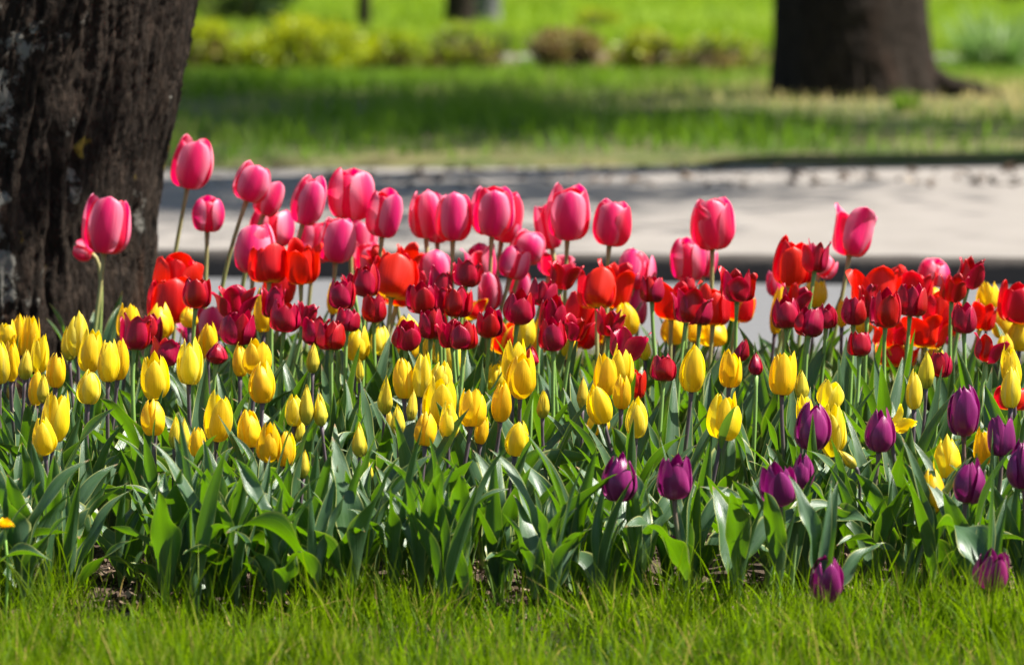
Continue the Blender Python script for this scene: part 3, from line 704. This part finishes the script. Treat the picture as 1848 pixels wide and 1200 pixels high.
DEP = {'Y': ([540, 600, 680, 820, 930], [8.0, 7.75, 7.3, 6.85, 6.6]), 'P': ([340, 430, 500, 600], [8.40, 8.32, 8.22, 8.1]),
       'R': ([510, 580, 660], [8.1, 7.92, 7.85]), 'C': ([500, 600, 690], [7.85, 7.5, 7.2]), 'U': ([785, 905, 1085], [6.82, 6.52, 6.33])}
DEP['F'] = DEP['R']
HEADS = []
def tulip(kind, state, x0, x1, y0, y1, lean, D, label, opt=''):
    if kind == 'C' and state == 'c': state = 'k'
    if kind == 'Y' and state == 'o': state = 'y'
    if kind in 'RF' and state == 'e': state = 'q'
    if kind == 'P' and state == 'e' and int(x0 + y0) % 5 < 3: state = 'n'
    D = D or float(np.interp(y1, *DEP[kind]))
    r = random.Random(int(x0 * 7 + y1 * 13)); s = scale_at(D)
    Lh, Wd = (y1 - y0) / s, (x1 - x0) / s
    la = R(lean)
    c = at((x0 + x1) / 2, (y0 + y1) / 2, D)
    if abs(lean) > 12:                                # a leaning cup: undo the lean in its outline
        ca, sa = math.cos(la), abs(math.sin(la)); k = .75
        det = ca * ca - sa * sa * k * k
        if det > .25:
            L2 = (Lh * ca - Wd * sa * k) / det; W2 = (Wd * ca - Lh * sa * k) / det
            Lh, Wd = max(L2, Lh * .7), max(W2, Wd * .6)
    up = Vector((math.sin(la), 0, math.cos(la)))
    tilt = r.gauss(0, .11); la += r.gauss(0, .03)
    Mx = Matrix.Rotation(la, 4, 'Y') @ Matrix.Rotation(tilt, 4, 'X')
    hb = c - up * Lh * .5
    h = hb.z
    gx = hb.x - max(-.05, min(.05, math.sin(la) * .45 * h)) * (1 if abs(lean) < 35 else -.2) + r.gauss(0, .010); gy = hb.y + r.gauss(0, .008)
    ct = {'Y': 'yellow tulip', 'P': 'pink tulip', 'R': 'red tulip', 'F': 'red tulip', 'C': 'dark red tulip', 'U': 'purple tulip'}[kind]
    if state == 'b': ct += ' bud'
    t = thing('tulip', (gx, gy, 0), label.replace('@', ct), 'tulip', GROUP[kind])
    # stem
    p0, p3 = Vector((0, 0, -.01)), hb - Vector((gx, gy, 0)); p1 = Vector((r.gauss(0, .006), r.gauss(0, .006), h * .45)); p2 = p3 - (Mx.to_3x3() @ Vector((0, 0, 1))) * h * (.30 if abs(lean) < 35 else .10)
    n = 14; pts = []
    for i in range(n):
        q = i / (n - 1); pts.append(p0 * (1 - q) ** 3 + p1 * 3 * q * (1 - q) ** 2 + p2 * 3 * q * q * (1 - q) + p3 * q ** 3)
    r0 = {'Y': .0030, 'P': .0036, 'R': .0034, 'F': .0034, 'C': .0031, 'U': .0031}[kind] * (.8 if state == 'b' and kind == 'Y' else 1)
    v, f, u = tube(pts, [r0 * (1.15 - .25 * i / (n - 1)) for i in range(n - 1)] + [r0 * 1.25], 8)
    link('stem', mesh_from('stem', v, f, [M[STEMM[kind]]], u), t)
    # flower and its six petals
    wk = {'Y': 1.06, 'P': 1.03, 'U': 1.08}.get(kind, 1.15)
    fl = link('flower', CENTRE, t)
    fl.matrix_local = Matrix.Translation(p3) @ Mx @ Matrix.Rotation(r.uniform(0, 6.28) if 's' not in opt else -math.pi / 2 + .1, 4, 'Z') @ Matrix.Diagonal((Wd * wk, Wd * wk, Lh * 1.02, 1))
    var = r.randrange(4); flare = r.randrange(6); mv = r.choice((0, 0, 1, 1, 2)) if kind == 'Y' and state != 'b' else 0
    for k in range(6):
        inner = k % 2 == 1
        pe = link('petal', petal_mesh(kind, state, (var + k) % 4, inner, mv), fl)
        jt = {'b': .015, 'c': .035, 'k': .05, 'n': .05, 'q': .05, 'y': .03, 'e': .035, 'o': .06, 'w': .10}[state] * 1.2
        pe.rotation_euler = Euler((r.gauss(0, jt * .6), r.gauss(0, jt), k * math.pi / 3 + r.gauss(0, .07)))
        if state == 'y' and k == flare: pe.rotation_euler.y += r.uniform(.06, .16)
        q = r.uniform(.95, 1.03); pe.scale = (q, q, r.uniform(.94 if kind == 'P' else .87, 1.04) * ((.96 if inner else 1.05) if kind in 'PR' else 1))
    if 'g' in opt:                                    # a narrow green bract pressed against the cup
        o = link('bract', UPR[r.randrange(16)].copy(), t); o.data.materials.clear(); o.data.materials.append(M['bract'])
        o.location = p3 + Vector((0, -Wd * .42, -.012)); o.rotation_euler = (0, r.uniform(-.2, .2) + la, -1.57); o.scale = (Lh * .6, Lh * (1.9 if '2' in opt else .55), Lh * (1.1 if '2' in opt else .8))
    # leaves
    if kind == 'Y': a = (r.choice((3, 4, 4)), .15, .24, max(.09, h * 1.0))
    elif kind == 'U': a = (4, .14, .22, max(.17, h * 1.05))
    elif kind == 'C': a = (3, .19, .28, h * .85)
    else: a = (3, .20, .30, h * .75)
    add_leaves(t, *a, r, .45 if kind in 'YU' else .2, .2 if kind in 'YU' else 0, kind == 'U' and h < .13)
    HEADS.append((gx, gy, h if kind != 'U' else h - .06, (x0 + x1) / 2, y0, y1, D))
    return t

TULIPS = '''
P e 148 234 357 457 4 8.2 large @ alone in front of the big left trunk|s
P e 131 172 437 470 -68 8.34 @ drooping sideways behind the one in front of the left trunk
P e 308 386 254 340 12 0 tallest @, leaning right against the grass just right of the left trunk|s
P e 346 404 358 418 2 8.3 small round @ standing alone right of the left trunk
P e 414 498 292 372 20 8.25 @ leaning right at the left end of the tall pink row|s
P e 455 518 325 395 22 8.36 @ half hidden behind the leftmost leaning one of the tall row
P e 452 532 380 445 8 8.48 shaded @ behind and below the two leftmost leaning ones
P e 518 595 315 410 14 8.22 @ on a thick stem, leaning toward the highest centre-left cup|s
P e 593 675 306 395 2 8.28 wide upright @, highest of the middle row, against the pavement edge
P e 661 726 346 427 6 8.2 @ with a dark red slit, just right of the highest upright cup
P e 417 500 408 495 3 8.15 @ touching the left side of the two bright red yellow-based cups
P e 535 602 402 472 6 8.5 shaded @ squeezed between the two lower upright pink cups
P e 570 643 397 473 2 8.2 pale-edged @ directly under the highest upright pink cup|s
P e 622 680 400 468 10 8.46 @ half hidden on the right side of the pale-edged cup
P e 637 690 438 492 2 8.4 low @ under the one with the dark slit
P e 737 797 347 430 -3 8.3 leftmost @ of the close trio against the pavement
P e 763 815 358 438 0 8.42 hindmost @ of the close trio, mostly covered by its neighbours
P e 787 853 353 435 4 8.22 front @ of the close trio with broad pale stripe|s
P e 850 928 336 425 2 8.22 big bright @ with a curled petal tip at its left shoulder|s
P e 880 945 347 437 10 8.36 @ tucked behind the right side of the big bright cup
P e 912 990 412 480 16 8.36 deep @ leaning right below the pavement edge at centre
P e 986 1070 341 432 5 8.22 very large glossy @ high in the centre against the pavement|s
P e 965 1012 372 450 -12 8.42 @ peeking out left behind the very large glossy cup
P e 1066 1140 365 443 5 8.2 @ just right of the very large glossy cup, open at its lip
P e 748 816 455 517 4 8.3 pale @ behind the dark red cluster, below the close trio
P e 895 958 445 507 14 8.2 soft @ leaning right above the dark red tulips at centre
P o 840 902 443 508 -4 8.34 ragged @ with an upright curled petal, under the big bright cup
P e 860 906 493 560 2 8.2 faded pale @ low among the dark red tulips at centre
P e 920 958 490 540 8 8.4 shaded @ fragment right of the faded pale one
P w 965 1032 452 505 18 8.46 spread reddish-@ behind the open dark red at centre
P e 1110 1178 455 522 3 8.3 @ with its base behind the broad red pair, right of centre
P e 1206 1272 432 505 -3 8.3 @ lower left of the tall one standing alone right of centre
P e 1252 1297 448 502 14 8.44 @ showing only its right side behind the stem of the tall lone one
P e 1247 1328 360 448 2 8.2 tall @ with striped petals alone on the pavement right of centre|s
P e 1130 1172 522 588 3 8.3 blurred low @ behind a dark red tulip stem right of centre
P o 1498 1576 379 462 6 8.2 rightmost tall @, open lipped, alone above the kerb|s
P e 1462 1514 455 505 30 8.34 @ leaning right behind the big red and the dark red at right
P e 1383 1412 488 535 -4 8.4 sliver of @ left of the big red at right
P e 1652 1722 462 522 24 8.3 pale @ leaning right, low against the dark kerb at far right
P e 1700 1732 575 622 3 8.4 low @ fragment between red tulips at far right
P e 345 412 553 618 4 8.15 pale @ low behind the yellow ones at left
P w 322 362 572 622 -16 8.3 deep @ low behind the yellow ones beside the pale low one
R e 284 358 462 532 4 8.05 upper @ of the soft pair right of the left trunk
R e 272 343 502 583 6 7.95 lower @ of the soft pair right of the left trunk
R e 455 518 438 510 2 7.98 left @ of the two with yellow bases at centre left
R o 512 574 440 513 0 7.98 right @ of the two with yellow bases at centre left
R e 476 532 492 548 0 8.2 shaded @ underneath the two with yellow bases
R e 670 748 455 538 4 7.95 biggest @ at centre left with yellow base, above dark red ones|s
R o 708 762 438 505 14 8.14 @ behind the upper right shoulder of the biggest one at centre left
R o 690 750 495 553 10 8.08 @ below and behind the biggest one, showing yellow at its base
R o 660 700 440 480 -25 8.25 stray @ petal cup behind the biggest one at upper left
R e 1048 1112 487 556 3 7.9 left front @ of the broad pair at centre right|s
R o 1080 1146 474 556 12 8.05 right rear @ of the broad pair at centre right
R e 1015 1080 523 627 12 8.0 long crimson-tinted @ behind the dark red stack at centre
F e 1062 1105 562 620 0 8.1 low @ with yellow-edged base under the broad pair
R o 1177 1250 500 576 3 7.9 crumpled @ with a yellow base, left of the dark red at centre right
R e 1262 1318 517 587 6 7.85 smooth rounded @ right of the dark red at centre right
F e 1308 1366 522 584 14 8.1 @ with broad yellow edges behind a dark red stem at right
R e 1394 1458 434 516 5 7.95 big @ with yellow base standing over the kerb at right|s
R e 1425 1478 440 512 16 8.06 @ overlapping the right side of the big one over the kerb
R o 1538 1622 480 562 0 8.0 wide @ behind the dark red trio at far right
R o 1612 1680 488 566 8 8.1 @ behind the right of the dark red trio at far right
R e 1670 1730 528 592 6 7.9 plain @ between the dark red trio and the far right pair
R o 1746 1802 543 600 14 7.95 leaning @ right of the dark red pale-shouldered one at far right
R e 1805 1872 510 582 4 7.9 @ cut off by the right frame edge, with yellow base
R w 1634 1704 570 628 4 7.85 spread @ with a star-shaped yellow base at far right
R o 1578 1642 578 628 0 7.95 low @ behind three dark red stems at far right
F o 1584 1652 616 663 2 7.9 lowest @ with yellow lip behind dark red stems at far right
F e 888 938 573 638 10 7.95 low @ with a yellow base below the centre dark red
F o 812 876 522 580 18 8.12 @ flecked with yellow edges behind dark red ones at centre
R e 1132 1164 668 718 3 7.5 small low @ hidden among leaves beside yellow tulips right of centre
R e 1798 1856 698 740 3 7.3 @ low down behind yellow tulips at the right frame edge
R e 1700 1738 572 606 0 8.15 @ scrap behind the far right dark red pair
C o 217 272 570 632 4 7.45 front @ of the pair over yellow tulips beside the left trunk|s
C c 248 292 568 622 8 7.6 rear @ of the pair over yellow tulips beside the left trunk
C o 272 326 608 660 8 7.3 @ with a flopped petal above a yellow tulip at left
C c 331 380 500 556 6 7.6 @ against the soft red pair at left
C w 395 455 516 574 2 7.7 open @ with pointed spread petals, upper of a vertical pair at left
C c 399 458 562 621 4 7.5 @ just under the open spread one at left
C b 375 410 615 658 8 7.35 rounded @ among yellow tulips at left
C o 470 513 517 574 2 7.7 upright @ under the left of the two yellow-based reds
C c 487 541 541 599 4 7.5 @ in front of an upright dark red, centre left
C o 533 571 545 590 12 7.62 @ with a pointed side petal, right of the front one at centre left
C o 545 592 572 623 6 7.5 left @ of the low touching pair at centre left
C c 575 621 580 632 0 7.42 right @ of the low touching pair at centre left
C c 607 648 555 598 6 7.52 small @ above the low touching pair at centre left
C c 592 640 506 558 4 7.6 almost plum @ with a ruffled top, left of the tall slim one
C c 637 686 478 536 4 7.7 tall slim @ overlapping the biggest red at centre left|s
C o 622 650 492 530 -8 7.85 sliver of @ behind the tall slim one
C c 655 697 530 582 2 7.65 @ under the biggest red at centre left
C c 736 786 512 565 0 7.6 @ with a smooth lit face, right of the biggest red at centre|s
C c 709 758 579 629 2 7.4 @ standing low over yellow tulips, left of the low centre pair
C c 757 801 557 611 4 7.5 @ with pale streaked front above the low centre pair
C c 780 808 560 612 0 7.6 narrow @ hidden behind the streaked one at centre
C o 793 838 575 626 -2 7.45 left @ of the low centre pair
C c 814 862 578 631 4 7.38 right @ of the low centre pair
C o 768 820 483 545 2 7.8 @ with horned tips, highest of the centre left group
C o 780 814 512 566 -2 7.65 left @ of the middle tight pair at centre
C c 802 849 518 572 4 7.58 right @ of the middle tight pair at centre
C o 818 868 467 518 6 7.8 high @ under the big bright pink cup|s
C c 861 905 557 608 2 7.48 almost plum squat @ above the centre yellow tulips
C c 908 963 524 585 4 7.5 broad shiny @ directly above the largest yellow tulip|s
C c 955 1001 501 552 4 7.7 @ upper right of the broad shiny one
C w 990 1046 467 526 14 7.8 open @ leaning right below the very large pink
C c 976 1022 533 602 2 7.55 rear @ of the tall stack at centre
C c 974 1022 576 633 0 7.42 front @ of the tall stack at centre|s
C w 1018 1057 570 614 12 7.52 small flared @ right of the tall stack
C b 947 973 624 664 2 7.25 small reddish @ right behind the largest yellow tulip
C o 1078 1122 556 606 4 7.6 @ in shade under the broad red pair
C w 1104 1160 591 651 10 7.3 open @ leaning right above the tall pale yellow pair
C c 1176 1221 641 688 4 7.2 lone short @ among leaves beside the tall striped yellow
C c 1155 1197 496 546 -2 7.8 @ tucked left of the crumpled red
C w 1216 1268 524 584 8 7.6 ragged near-black @ in front of the crumpled red
C c 1228 1256 498 530 4 8.0 @ peeping over the top of the crumpled red
C c 1244 1284 540 586 4 7.7 @ squeezed between the ragged near-black one and smooth red
C o 1300 1362 486 544 2 7.65 spread-lipped @ standing alone over the yellow-edged red|s
C b 1323 1356 606 654 14 7.4 dull pinkish @ with a crinkled tip right of the centre
C b 1353 1377 635 678 2 7.3 slim dark @ with pointed tip, right of the crinkled one
C o 1452 1496 433 491 8 7.85 high @ against the right side of the big red over the kerb
C o 1415 1461 511 562 12 7.7 upper @ of the right trio beneath the big red over the kerb
C c 1396 1444 536 593 2 7.55 left @ of the right trio beneath the big red over the kerb|s
C c 1437 1486 555 608 6 7.48 right front @ of the right trio beneath the big red over the kerb
C c 1473 1511 550 593 4 7.6 plain @ right behind the right trio
C c 1520 1562 534 587 2 7.58 @ with a yellow tulip behind its left side at right
C c 1531 1571 598 643 0 7.35 short round @ alone below the others at right
C o 1548 1584 513 572 2 7.7 rear left @ of the far right trio
C c 1573 1625 524 590 2 7.45 darkest front @ of the far right trio|s
C c 1618 1670 512 571 4 7.55 right @ of the far right trio
C o 1697 1743 496 544 6 7.75 @ left of and below the highest one at far right
C o 1728 1776 466 520 12 7.8 highest @ at far right, against the dark kerb
C c 1719 1763 547 602 2 7.5 @ with pale rounded shoulder in front of a leaning red
C w 1756 1805 604 654 4 7.3 open @ low at far right above the purple ones
C c 1675 1715 634 681 2 7.2 little square @ above the tallest purple tulip
U c 1089 1150 820 906 5 6.52 leftmost @ at the front, smooth and upright|s
U k 1191 1253 821 900 6 6.54 @ with three spread tips, second from the left|s
U k 1375 1438 833 910 -2 6.5 bright ruffled @, front one of the touching pair|s
U c 1428 1468 818 885 2 6.62 slim bright @ behind the ruffled one
U c 1435 1500 723 813 4 6.85 large @ in front of a flopping yellow tulip|s
U c 1561 1614 738 816 2 6.82 @ standing alone between the large one and the tallest|s
U e 1713 1771 697 786 3 6.85 tallest smooth egg-shaped @ at the right|s
U c 1720 1777 827 908 8 6.55 very dark @ leaning right beneath the tallest one
U k 1783 1832 747 823 0 6.8 @ with lit tips right of a small yellow tulip at right
U c 1816 1874 798 884 -5 6.6 dark @ cut by the right frame edge
U e 1460 1519 1003 1083 0 6.33 lowest dark @ standing in the grass at the front|s
U k 1757 1818 990 1064 3 6.36 wide open magenta-@ low at the right
U c 1203 1226 962 992 -15 6.66 withered little dark @ low among leaves
Y c -20 20 612 693 2 7.15 front @ cut by the left frame edge
Y c 6 37 612 688 3 7.25 narrow @ right beside the one cut by the left edge
Y o -4 30 580 622 0 7.5 rear @ cut by the left frame edge
Y c 16 50 568 642 4 7.6 left @ of the tall pair against the trunk at far left|g
Y o 38 72 566 652 4 7.5 right @ of the tall pair against the trunk at far left
Y b 32 59 631 686 2 7.2 short @ under the tall pair at far left
Y o 57 88 607 673 6 7.4 @ lower right of the tall pair at far left
Y c 85 119 637 700 4 7.15 @ standing clear by the trunk foot at left
Y c 50 80 667 732 0 7.05 @ half behind a greenish bud at far left
Y b 66 88 672 728 2 6.98 greenish @ pressed against a yellow cup at far left
Y o 76 124 707 798 5 6.9 large @ with a flared jagged lip at left
Y c 58 102 752 821 -3 6.8 @ below and left of the large flared one|s
Y b 61 82 800 834 2 6.9 greenish @ hanging behind the cup below the flared one
Y b 111 140 590 652 0 7.55 @ hidden behind the tall one at left of the pink stems
Y c 122 162 564 644 2 7.5 rear @ of the pair under the lone pink at left
Y o 141 184 594 672 4 7.3 front @ of the pair under the lone pink at left|s
Y c 139 182 670 730 4 7.05 round @ below the pair under the lone pink
Y c 176 216 611 690 2 7.15 left @ of the fat pair under the dark red pair|s
Y c 198 232 612 686 5 7.28 right @ of the fat pair under the dark red pair
Y o 210 252 544 612 4 7.75 rear @ against the trunk's right edge
Y c 264 313 546 612 3 7.75 rear @ just below the soft red pair|s
Y o 257 307 637 720 2 7.1 tall @ with two pointed tips under the flopped dark red|s
Y c 256 300 718 787 2 6.88 @ with a green streak below the two-pointed one|g
Y o 318 363 612 694 0 7.15 @ with an open lip, alone left of the rounded dark red bud|s
Y c 357 395 581 648 2 7.6 pale rear @ left of the vertical dark red pair
Y c 326 358 554 592 2 7.9 blurred @ behind the leftmost single dark red
Y c 458 494 524 600 2 7.8 rear @ between the open dark red and the upright dark red
Y o 440 490 612 676 6 7.3 rear @ of the pair right of the vertical dark reds
Y c 450 496 650 728 0 7.1 front @ of the pair right of the vertical dark reds|s
Y c 420 448 619 680 2 7.4 narrow @ left behind the pair right of the vertical dark reds
Y o 367 419 705 797 3 6.88 big bright @ alone at front left centre|s
Y b 305 328 751 810 4 6.88 left one of two thin greenish yellow tulip buds at left
Y b 322 344 756 814 -2 6.84 right one of two thin greenish yellow tulip buds at left
Y c 340 371 771 824 2 6.82 small plump @ beside the two thin buds
Y c 431 472 739 808 -2 6.85 left @ of the front trio, left of centre
Y c 463 508 763 833 4 6.78 middle @ of the front trio, left of centre|s
Y c 500 534 779 843 6 6.80 right @ of the front trio, left of centre
Y c 514 549 708 769 2 7.0 @ left of the two tall buds at centre left
Y b 542 569 697 768 3 6.95 left one of the two tall yellow tulip buds at centre left
Y b 565 591 710 770 -5 6.95 right one of the two tall yellow tulip buds at centre left
Y b 532 556 757 802 0 7.0 greenish @ behind the two tall buds
Y b 537 559 811 864 3 6.75 lowest green @ under the two tall buds|
Y b 634 662 765 826 -2 6.82 @ alone above the leaves at centre left, pointed|s
Y b 654 673 832 868 2 6.8 tiny closed green @ low at centre left
Y b 553 577 618 674 2 7.4 green-tinged @ beneath the low touching dark red pair
Y c 624 667 588 652 4 7.6 rear @ below the plum-coloured dark red
Y c 590 612 510 568 0 8.05 narrow rear @ behind the plum-coloured dark red
Y c 668 702 586 642 2 7.75 rear @ under the small dark red beneath the biggest red
Y c 708 760 565 650 2 7.85 rear @ partly covered by the low dark red left of centre
Y c 758 790 610 668 0 7.8 rear @ glimpsed under the streaked dark red at centre
Y b 642 657 648 692 2 7.4 thin pale @ among leaves at centre left
Y c 707 746 645 720 -4 7.12 left @ of the side-by-side pair at centre
Y c 743 779 639 717 3 7.12 right @ of the side-by-side pair at centre
Y b 681 709 680 748 2 7.0 @ with a fine point, left of the centre cluster
Y b 706 733 729 787 2 6.92 blunt greenish @ left of the centre cluster
Y b 734 754 705 762 4 7.0 narrow @ squeezed into the left of the centre cluster
Y b 693 710 738 782 0 7.05 green @ behind two other buds left of centre
Y o 764 824 681 765 2 6.98 biggest @ of the centre cluster|s
Y c 778 818 652 706 4 7.2 pale @ rising behind the biggest of the centre cluster
Y c 749 787 743 805 2 6.85 left lower @ of the centre cluster
Y c 793 828 726 792 3 6.87 right lower @ of the centre cluster
Y o 829 876 702 770 5 6.92 @ with a flared right tip, right of the centre cluster
Y c 858 882 750 802 8 7.0 leaning @ behind the one with a flared right tip
Y b 828 850 722 768 -8 7.05 @ nearly hidden left of the flared-tip one
Y c 888 925 686 762 6 6.96 greenish-based slim @ below the largest one
Y o 906 950 609 690 2 7.25 rear @ of the tall largest pair at centre
Y o 914 969 634 717 4 7.05 largest front @ of the tall pair at centre|s
Y c 913 954 760 824 8 6.80 plump closed @ alone at the front below the tall pair|s
Y b 969 993 702 755 4 6.98 pale little @ right of the tall pair at centre
Y c 878 916 652 708 0 7.5 rear @ left of the tall largest pair
Y c 926 968 556 628 2 7.85 rear @ behind the broad shiny dark red
Y c 962 992 562 640 3 8.0 rear @ left of the tall dark red stack
Y o 795 838 612 672 0 7.7 rear @ under the low centre dark red pair
Y c 1010 1040 602 648 4 7.8 rear @ right of the tall dark red stack
Y o 1071 1114 639 713 0 7.12 left @ of the pale upright pair right of centre|s
Y o 1102 1145 626 697 4 7.25 right @ of the pale upright pair right of centre
Y c 1054 1109 689 768 -14 6.98 @ leaning left with a green seam, right of centre|g
Y b 1041 1063 681 740 2 7.08 @ behind the left shoulder of the leaning one
Y c 1106 1138 676 739 2 7.05 small @ under the pale upright pair
Y c 1129 1168 719 790 2 6.88 @ directly above the leftmost purple tulip's right side|s
Y c 1058 1098 742 785 4 7.1 round @ hidden under the leaning one
Y c 1226 1272 623 708 2 7.1 tall striped @ standing alone right of centre|s
Y c 1106 1152 540 606 -6 8.0 rear @ under the broad red pair
Y c 1194 1240 567 622 2 8.0 rear @ under the crumpled red
Y c 1238 1270 572 618 2 8.05 rear @ under the ragged near-black dark red
Y o 1263 1314 580 626 6 8.0 rear @ under the smooth rounded red
Y c 1152 1176 610 650 0 7.9 rear @ right of the open leaning dark red
Y o 1297 1338 630 699 3 7.08 @ with a split right tip beside the crinkled bud
Y o 1276 1334 711 792 6 6.85 @ wrapped by a broad green leaf, right of centre|g2
Y o 1389 1436 635 713 2 7.08 tall smooth @ with three tips right of the slim dark bud|s
Y b 1436 1462 666 722 2 7.0 slender @ right of the smooth three-tipped one
Y o 1476 1522 684 738 4 7.05 rear @ of the flopping pair behind the large purple
Y o 1480 1530 728 820 4 6.92 front @ of the flopping pair behind the large purple
Y o 1438 1468 714 770 -6 6.98 @ hidden by the left side of the large purple one
Y b 1515 1548 806 848 -38 6.75 pale @ leaning far left under the flopping pair
Y c 1635 1667 670 740 2 7.0 left @ of the slim tall pair left of the tallest purple
Y b 1654 1684 634 702 -4 7.1 right one of the slim tall pair, a closed yellow tulip bud
Y w 1610 1650 742 782 50 6.9 pale nodding half-open @ right of the lone purple
Y c 1688 1734 785 863 0 6.78 upper @ of the two plump ones beside the dark purple at right
Y c 1656 1706 851 928 2 6.6 lower @ of the two plump ones beside the dark purple at right|s
Y o 1758 1794 772 839 2 6.84 @ between two purple tulips at right
Y o 1808 1842 622 705 -6 7.15 rear @ of the narrow pair at far right
Y c 1808 1843 663 737 2 7.0 front @ of the narrow pair at far right
Y o 1450 1494 500 556 4 8.2 rear @ against the road under the high dark red
Y c 1392 1417 515 604 8 8.1 narrow rear @ under the big red over the kerb
Y c 1508 1532 537 590 2 8.0 rear @ behind the left of a dark red at right
Y c 1542 1576 560 604 2 8.0 rear @ left below the far right dark red trio
Y o 1762 1803 510 560 4 8.15 rear @ high against the road at far right
Y c 1790 1828 556 612 2 8.0 rear @ right of the leaning red at far right
Y o 1818 1862 578 634 2 7.9 rear @ cut by the right frame edge
Y c 1798 1828 602 644 0 7.8 rear @ right of the open low dark red
Y c 1668 1700 518 546 0 8.2 rear @ scrap above the plain red at far right
Y c 1672 1704 622 660 4 7.9 rear @ behind the little square dark red
Y c 585 604 600 640 0 7.85 rear @ between the low touching dark reds and the lone small one
Y c 1000 1024 590 622 0 8.1 rear @ wedged beneath the crimson-tinted red
'''
for line in TULIPS.strip().splitlines():
    line, _, opt = line.partition('|')
    k, st, x0, x1, y0, y1, lean, D, lab = line.split(' ', 8)
    tulip(k, st, float(x0), float(x1), float(y0), float(y1), float(lean), float(D), lab, opt.strip())

# plants that carry only leaves, filling the bed between the flowering ones
r = random.Random(99); spots = []; HEADS.append((-.655, 6.42, 0, 0, 0, 0, 0)); HEADS.append((-.72, 6.42, 0, 0, 0, 0, 0))
def free(x, y, d, gap=True):
    if any(abs(x - a) < .06 and -.02 < c - y < .45 and h < .11 + .10 * (c - y) for a, c, h, *_ in HEADS): return False
    if gap and abs(x + .52) < .062 and y < 6.72: return False
    return all((x - a) ** 2 + (y - c) ** 2 > d * d for a, c in spots)
FRONT, MASS = [], []
tries = 0
while len(spots) < 125 and tries < 8000:
    tries += 1; x, y = r.uniform(-.80, .80), r.uniform(6.46, 6.80)
    if free(x, y, .038): FRONT.append((y, x)); spots.append((x, y))
n0 = len(spots)
while len(spots) < n0 + 180 and tries < 16000:
    tries += 1; x, y = r.uniform(-1.3, 1.3), r.uniform(6.8, 8.2)
    if free(x, y, .075): MASS.append((y, x)); spots.append((x, y))
FRONT.sort(); FRONT = [f for f in FRONT]
for k, (y, x) in enumerate(FRONT[:42]):               # the nearest ones, seen whole
    t = thing('tulip', (x, y, 0), 'flowerless tulip plant, only grey-green leaves, in the front rank by the grass', 'tulip', 'flowerless tulips in the front rank')
    add_leaves(t, r.choice((4, 5, 5)), .11, .20, 9, r, .5, .22)
# the rest read as one mass of leaves between the stems
def co_of(me):
    a = np.empty(len(me.vertices) * 3, np.float32); me.vertices.foreach_get('co', a); return a.reshape(-1, 3)
LQ = grid_quads(11, 26); LU = np.array([(i / 10, j / 25) for j in range(26) for i in range(11)], np.float32)
V, Q, U = [], [], []; cnt = 0; CO = {}
for y, x in FRONT[42:] + MASS:
    a0 = r.uniform(0, 6.28)
    for k in range(r.choice((3, 4, 5)) if y < 6.8 else 3):
        me = r.choice(LOW if r.random() < (.22 if y < 6.8 else .1) else ARC if r.random() < .5 else UPR)
        if me.name not in CO: CO[me.name] = co_of(me)
        L = r.uniform(.12, .20) if y < 6.8 else r.uniform(.15, .25)
        mt = np.array((Matrix.Translation((x, y, r.uniform(0, .03))) @ Euler((r.gauss(0, .06), r.gauss(0, .06), a0 + k * 2.3 + r.uniform(-.5, .5))).to_matrix().to_4x4() @ Matrix.Diagonal((L, L * r.uniform(.85, 1.15), L, 1))))
        V.append(CO[me.name] @ mt[:3, :3].T + mt[:3, 3]); Q.append(LQ + cnt); U.append(LU); cnt += 286
tag(link('tulip_leaves', mesh_from('tulip_leaves', np.concatenate(V), np.concatenate(Q), [M['leaf_mass']], np.concatenate(U))), kind='stuff')

# dandelion at the left edge
D = 6.42; c = at(8, 953, D)
t = thing('dandelion', (c.x, c.y, 0), 'single orange-yellow dandelion low at the left frame edge', 'dandelion')
link('stem', mesh_from('stem', *tube([(0, 0, 0), (.004, 0, c.z * .6), (0, 0, c.z)], [.002, .002, .002], 6)[:2], [M['stem_green']]), t)
mb = MB(); rr = random.Random(5)
for k in range(90):
    a = k * 2.4; q = math.sqrt(k / 90); el = R(80 - 70 * q); L = .013
    d = Vector((math.cos(a) * math.cos(el), math.sin(a) * math.cos(el), math.sin(el))); s = Vector((-math.sin(a), math.cos(a), 0)) * .0016
    o = d * .002; e = o + d * L * rr.uniform(.8, 1.0)
    mb.add([tuple(o - s * .5), tuple(o + s * .5), tuple(e + s), tuple(e - s)], [(0, 1, 2, 3)], [(0, 0)] * 4)
f = link('flower_head', mb.mesh('flower_head', [M['dandelion']]), t); f.location = (0, 0, c.z)
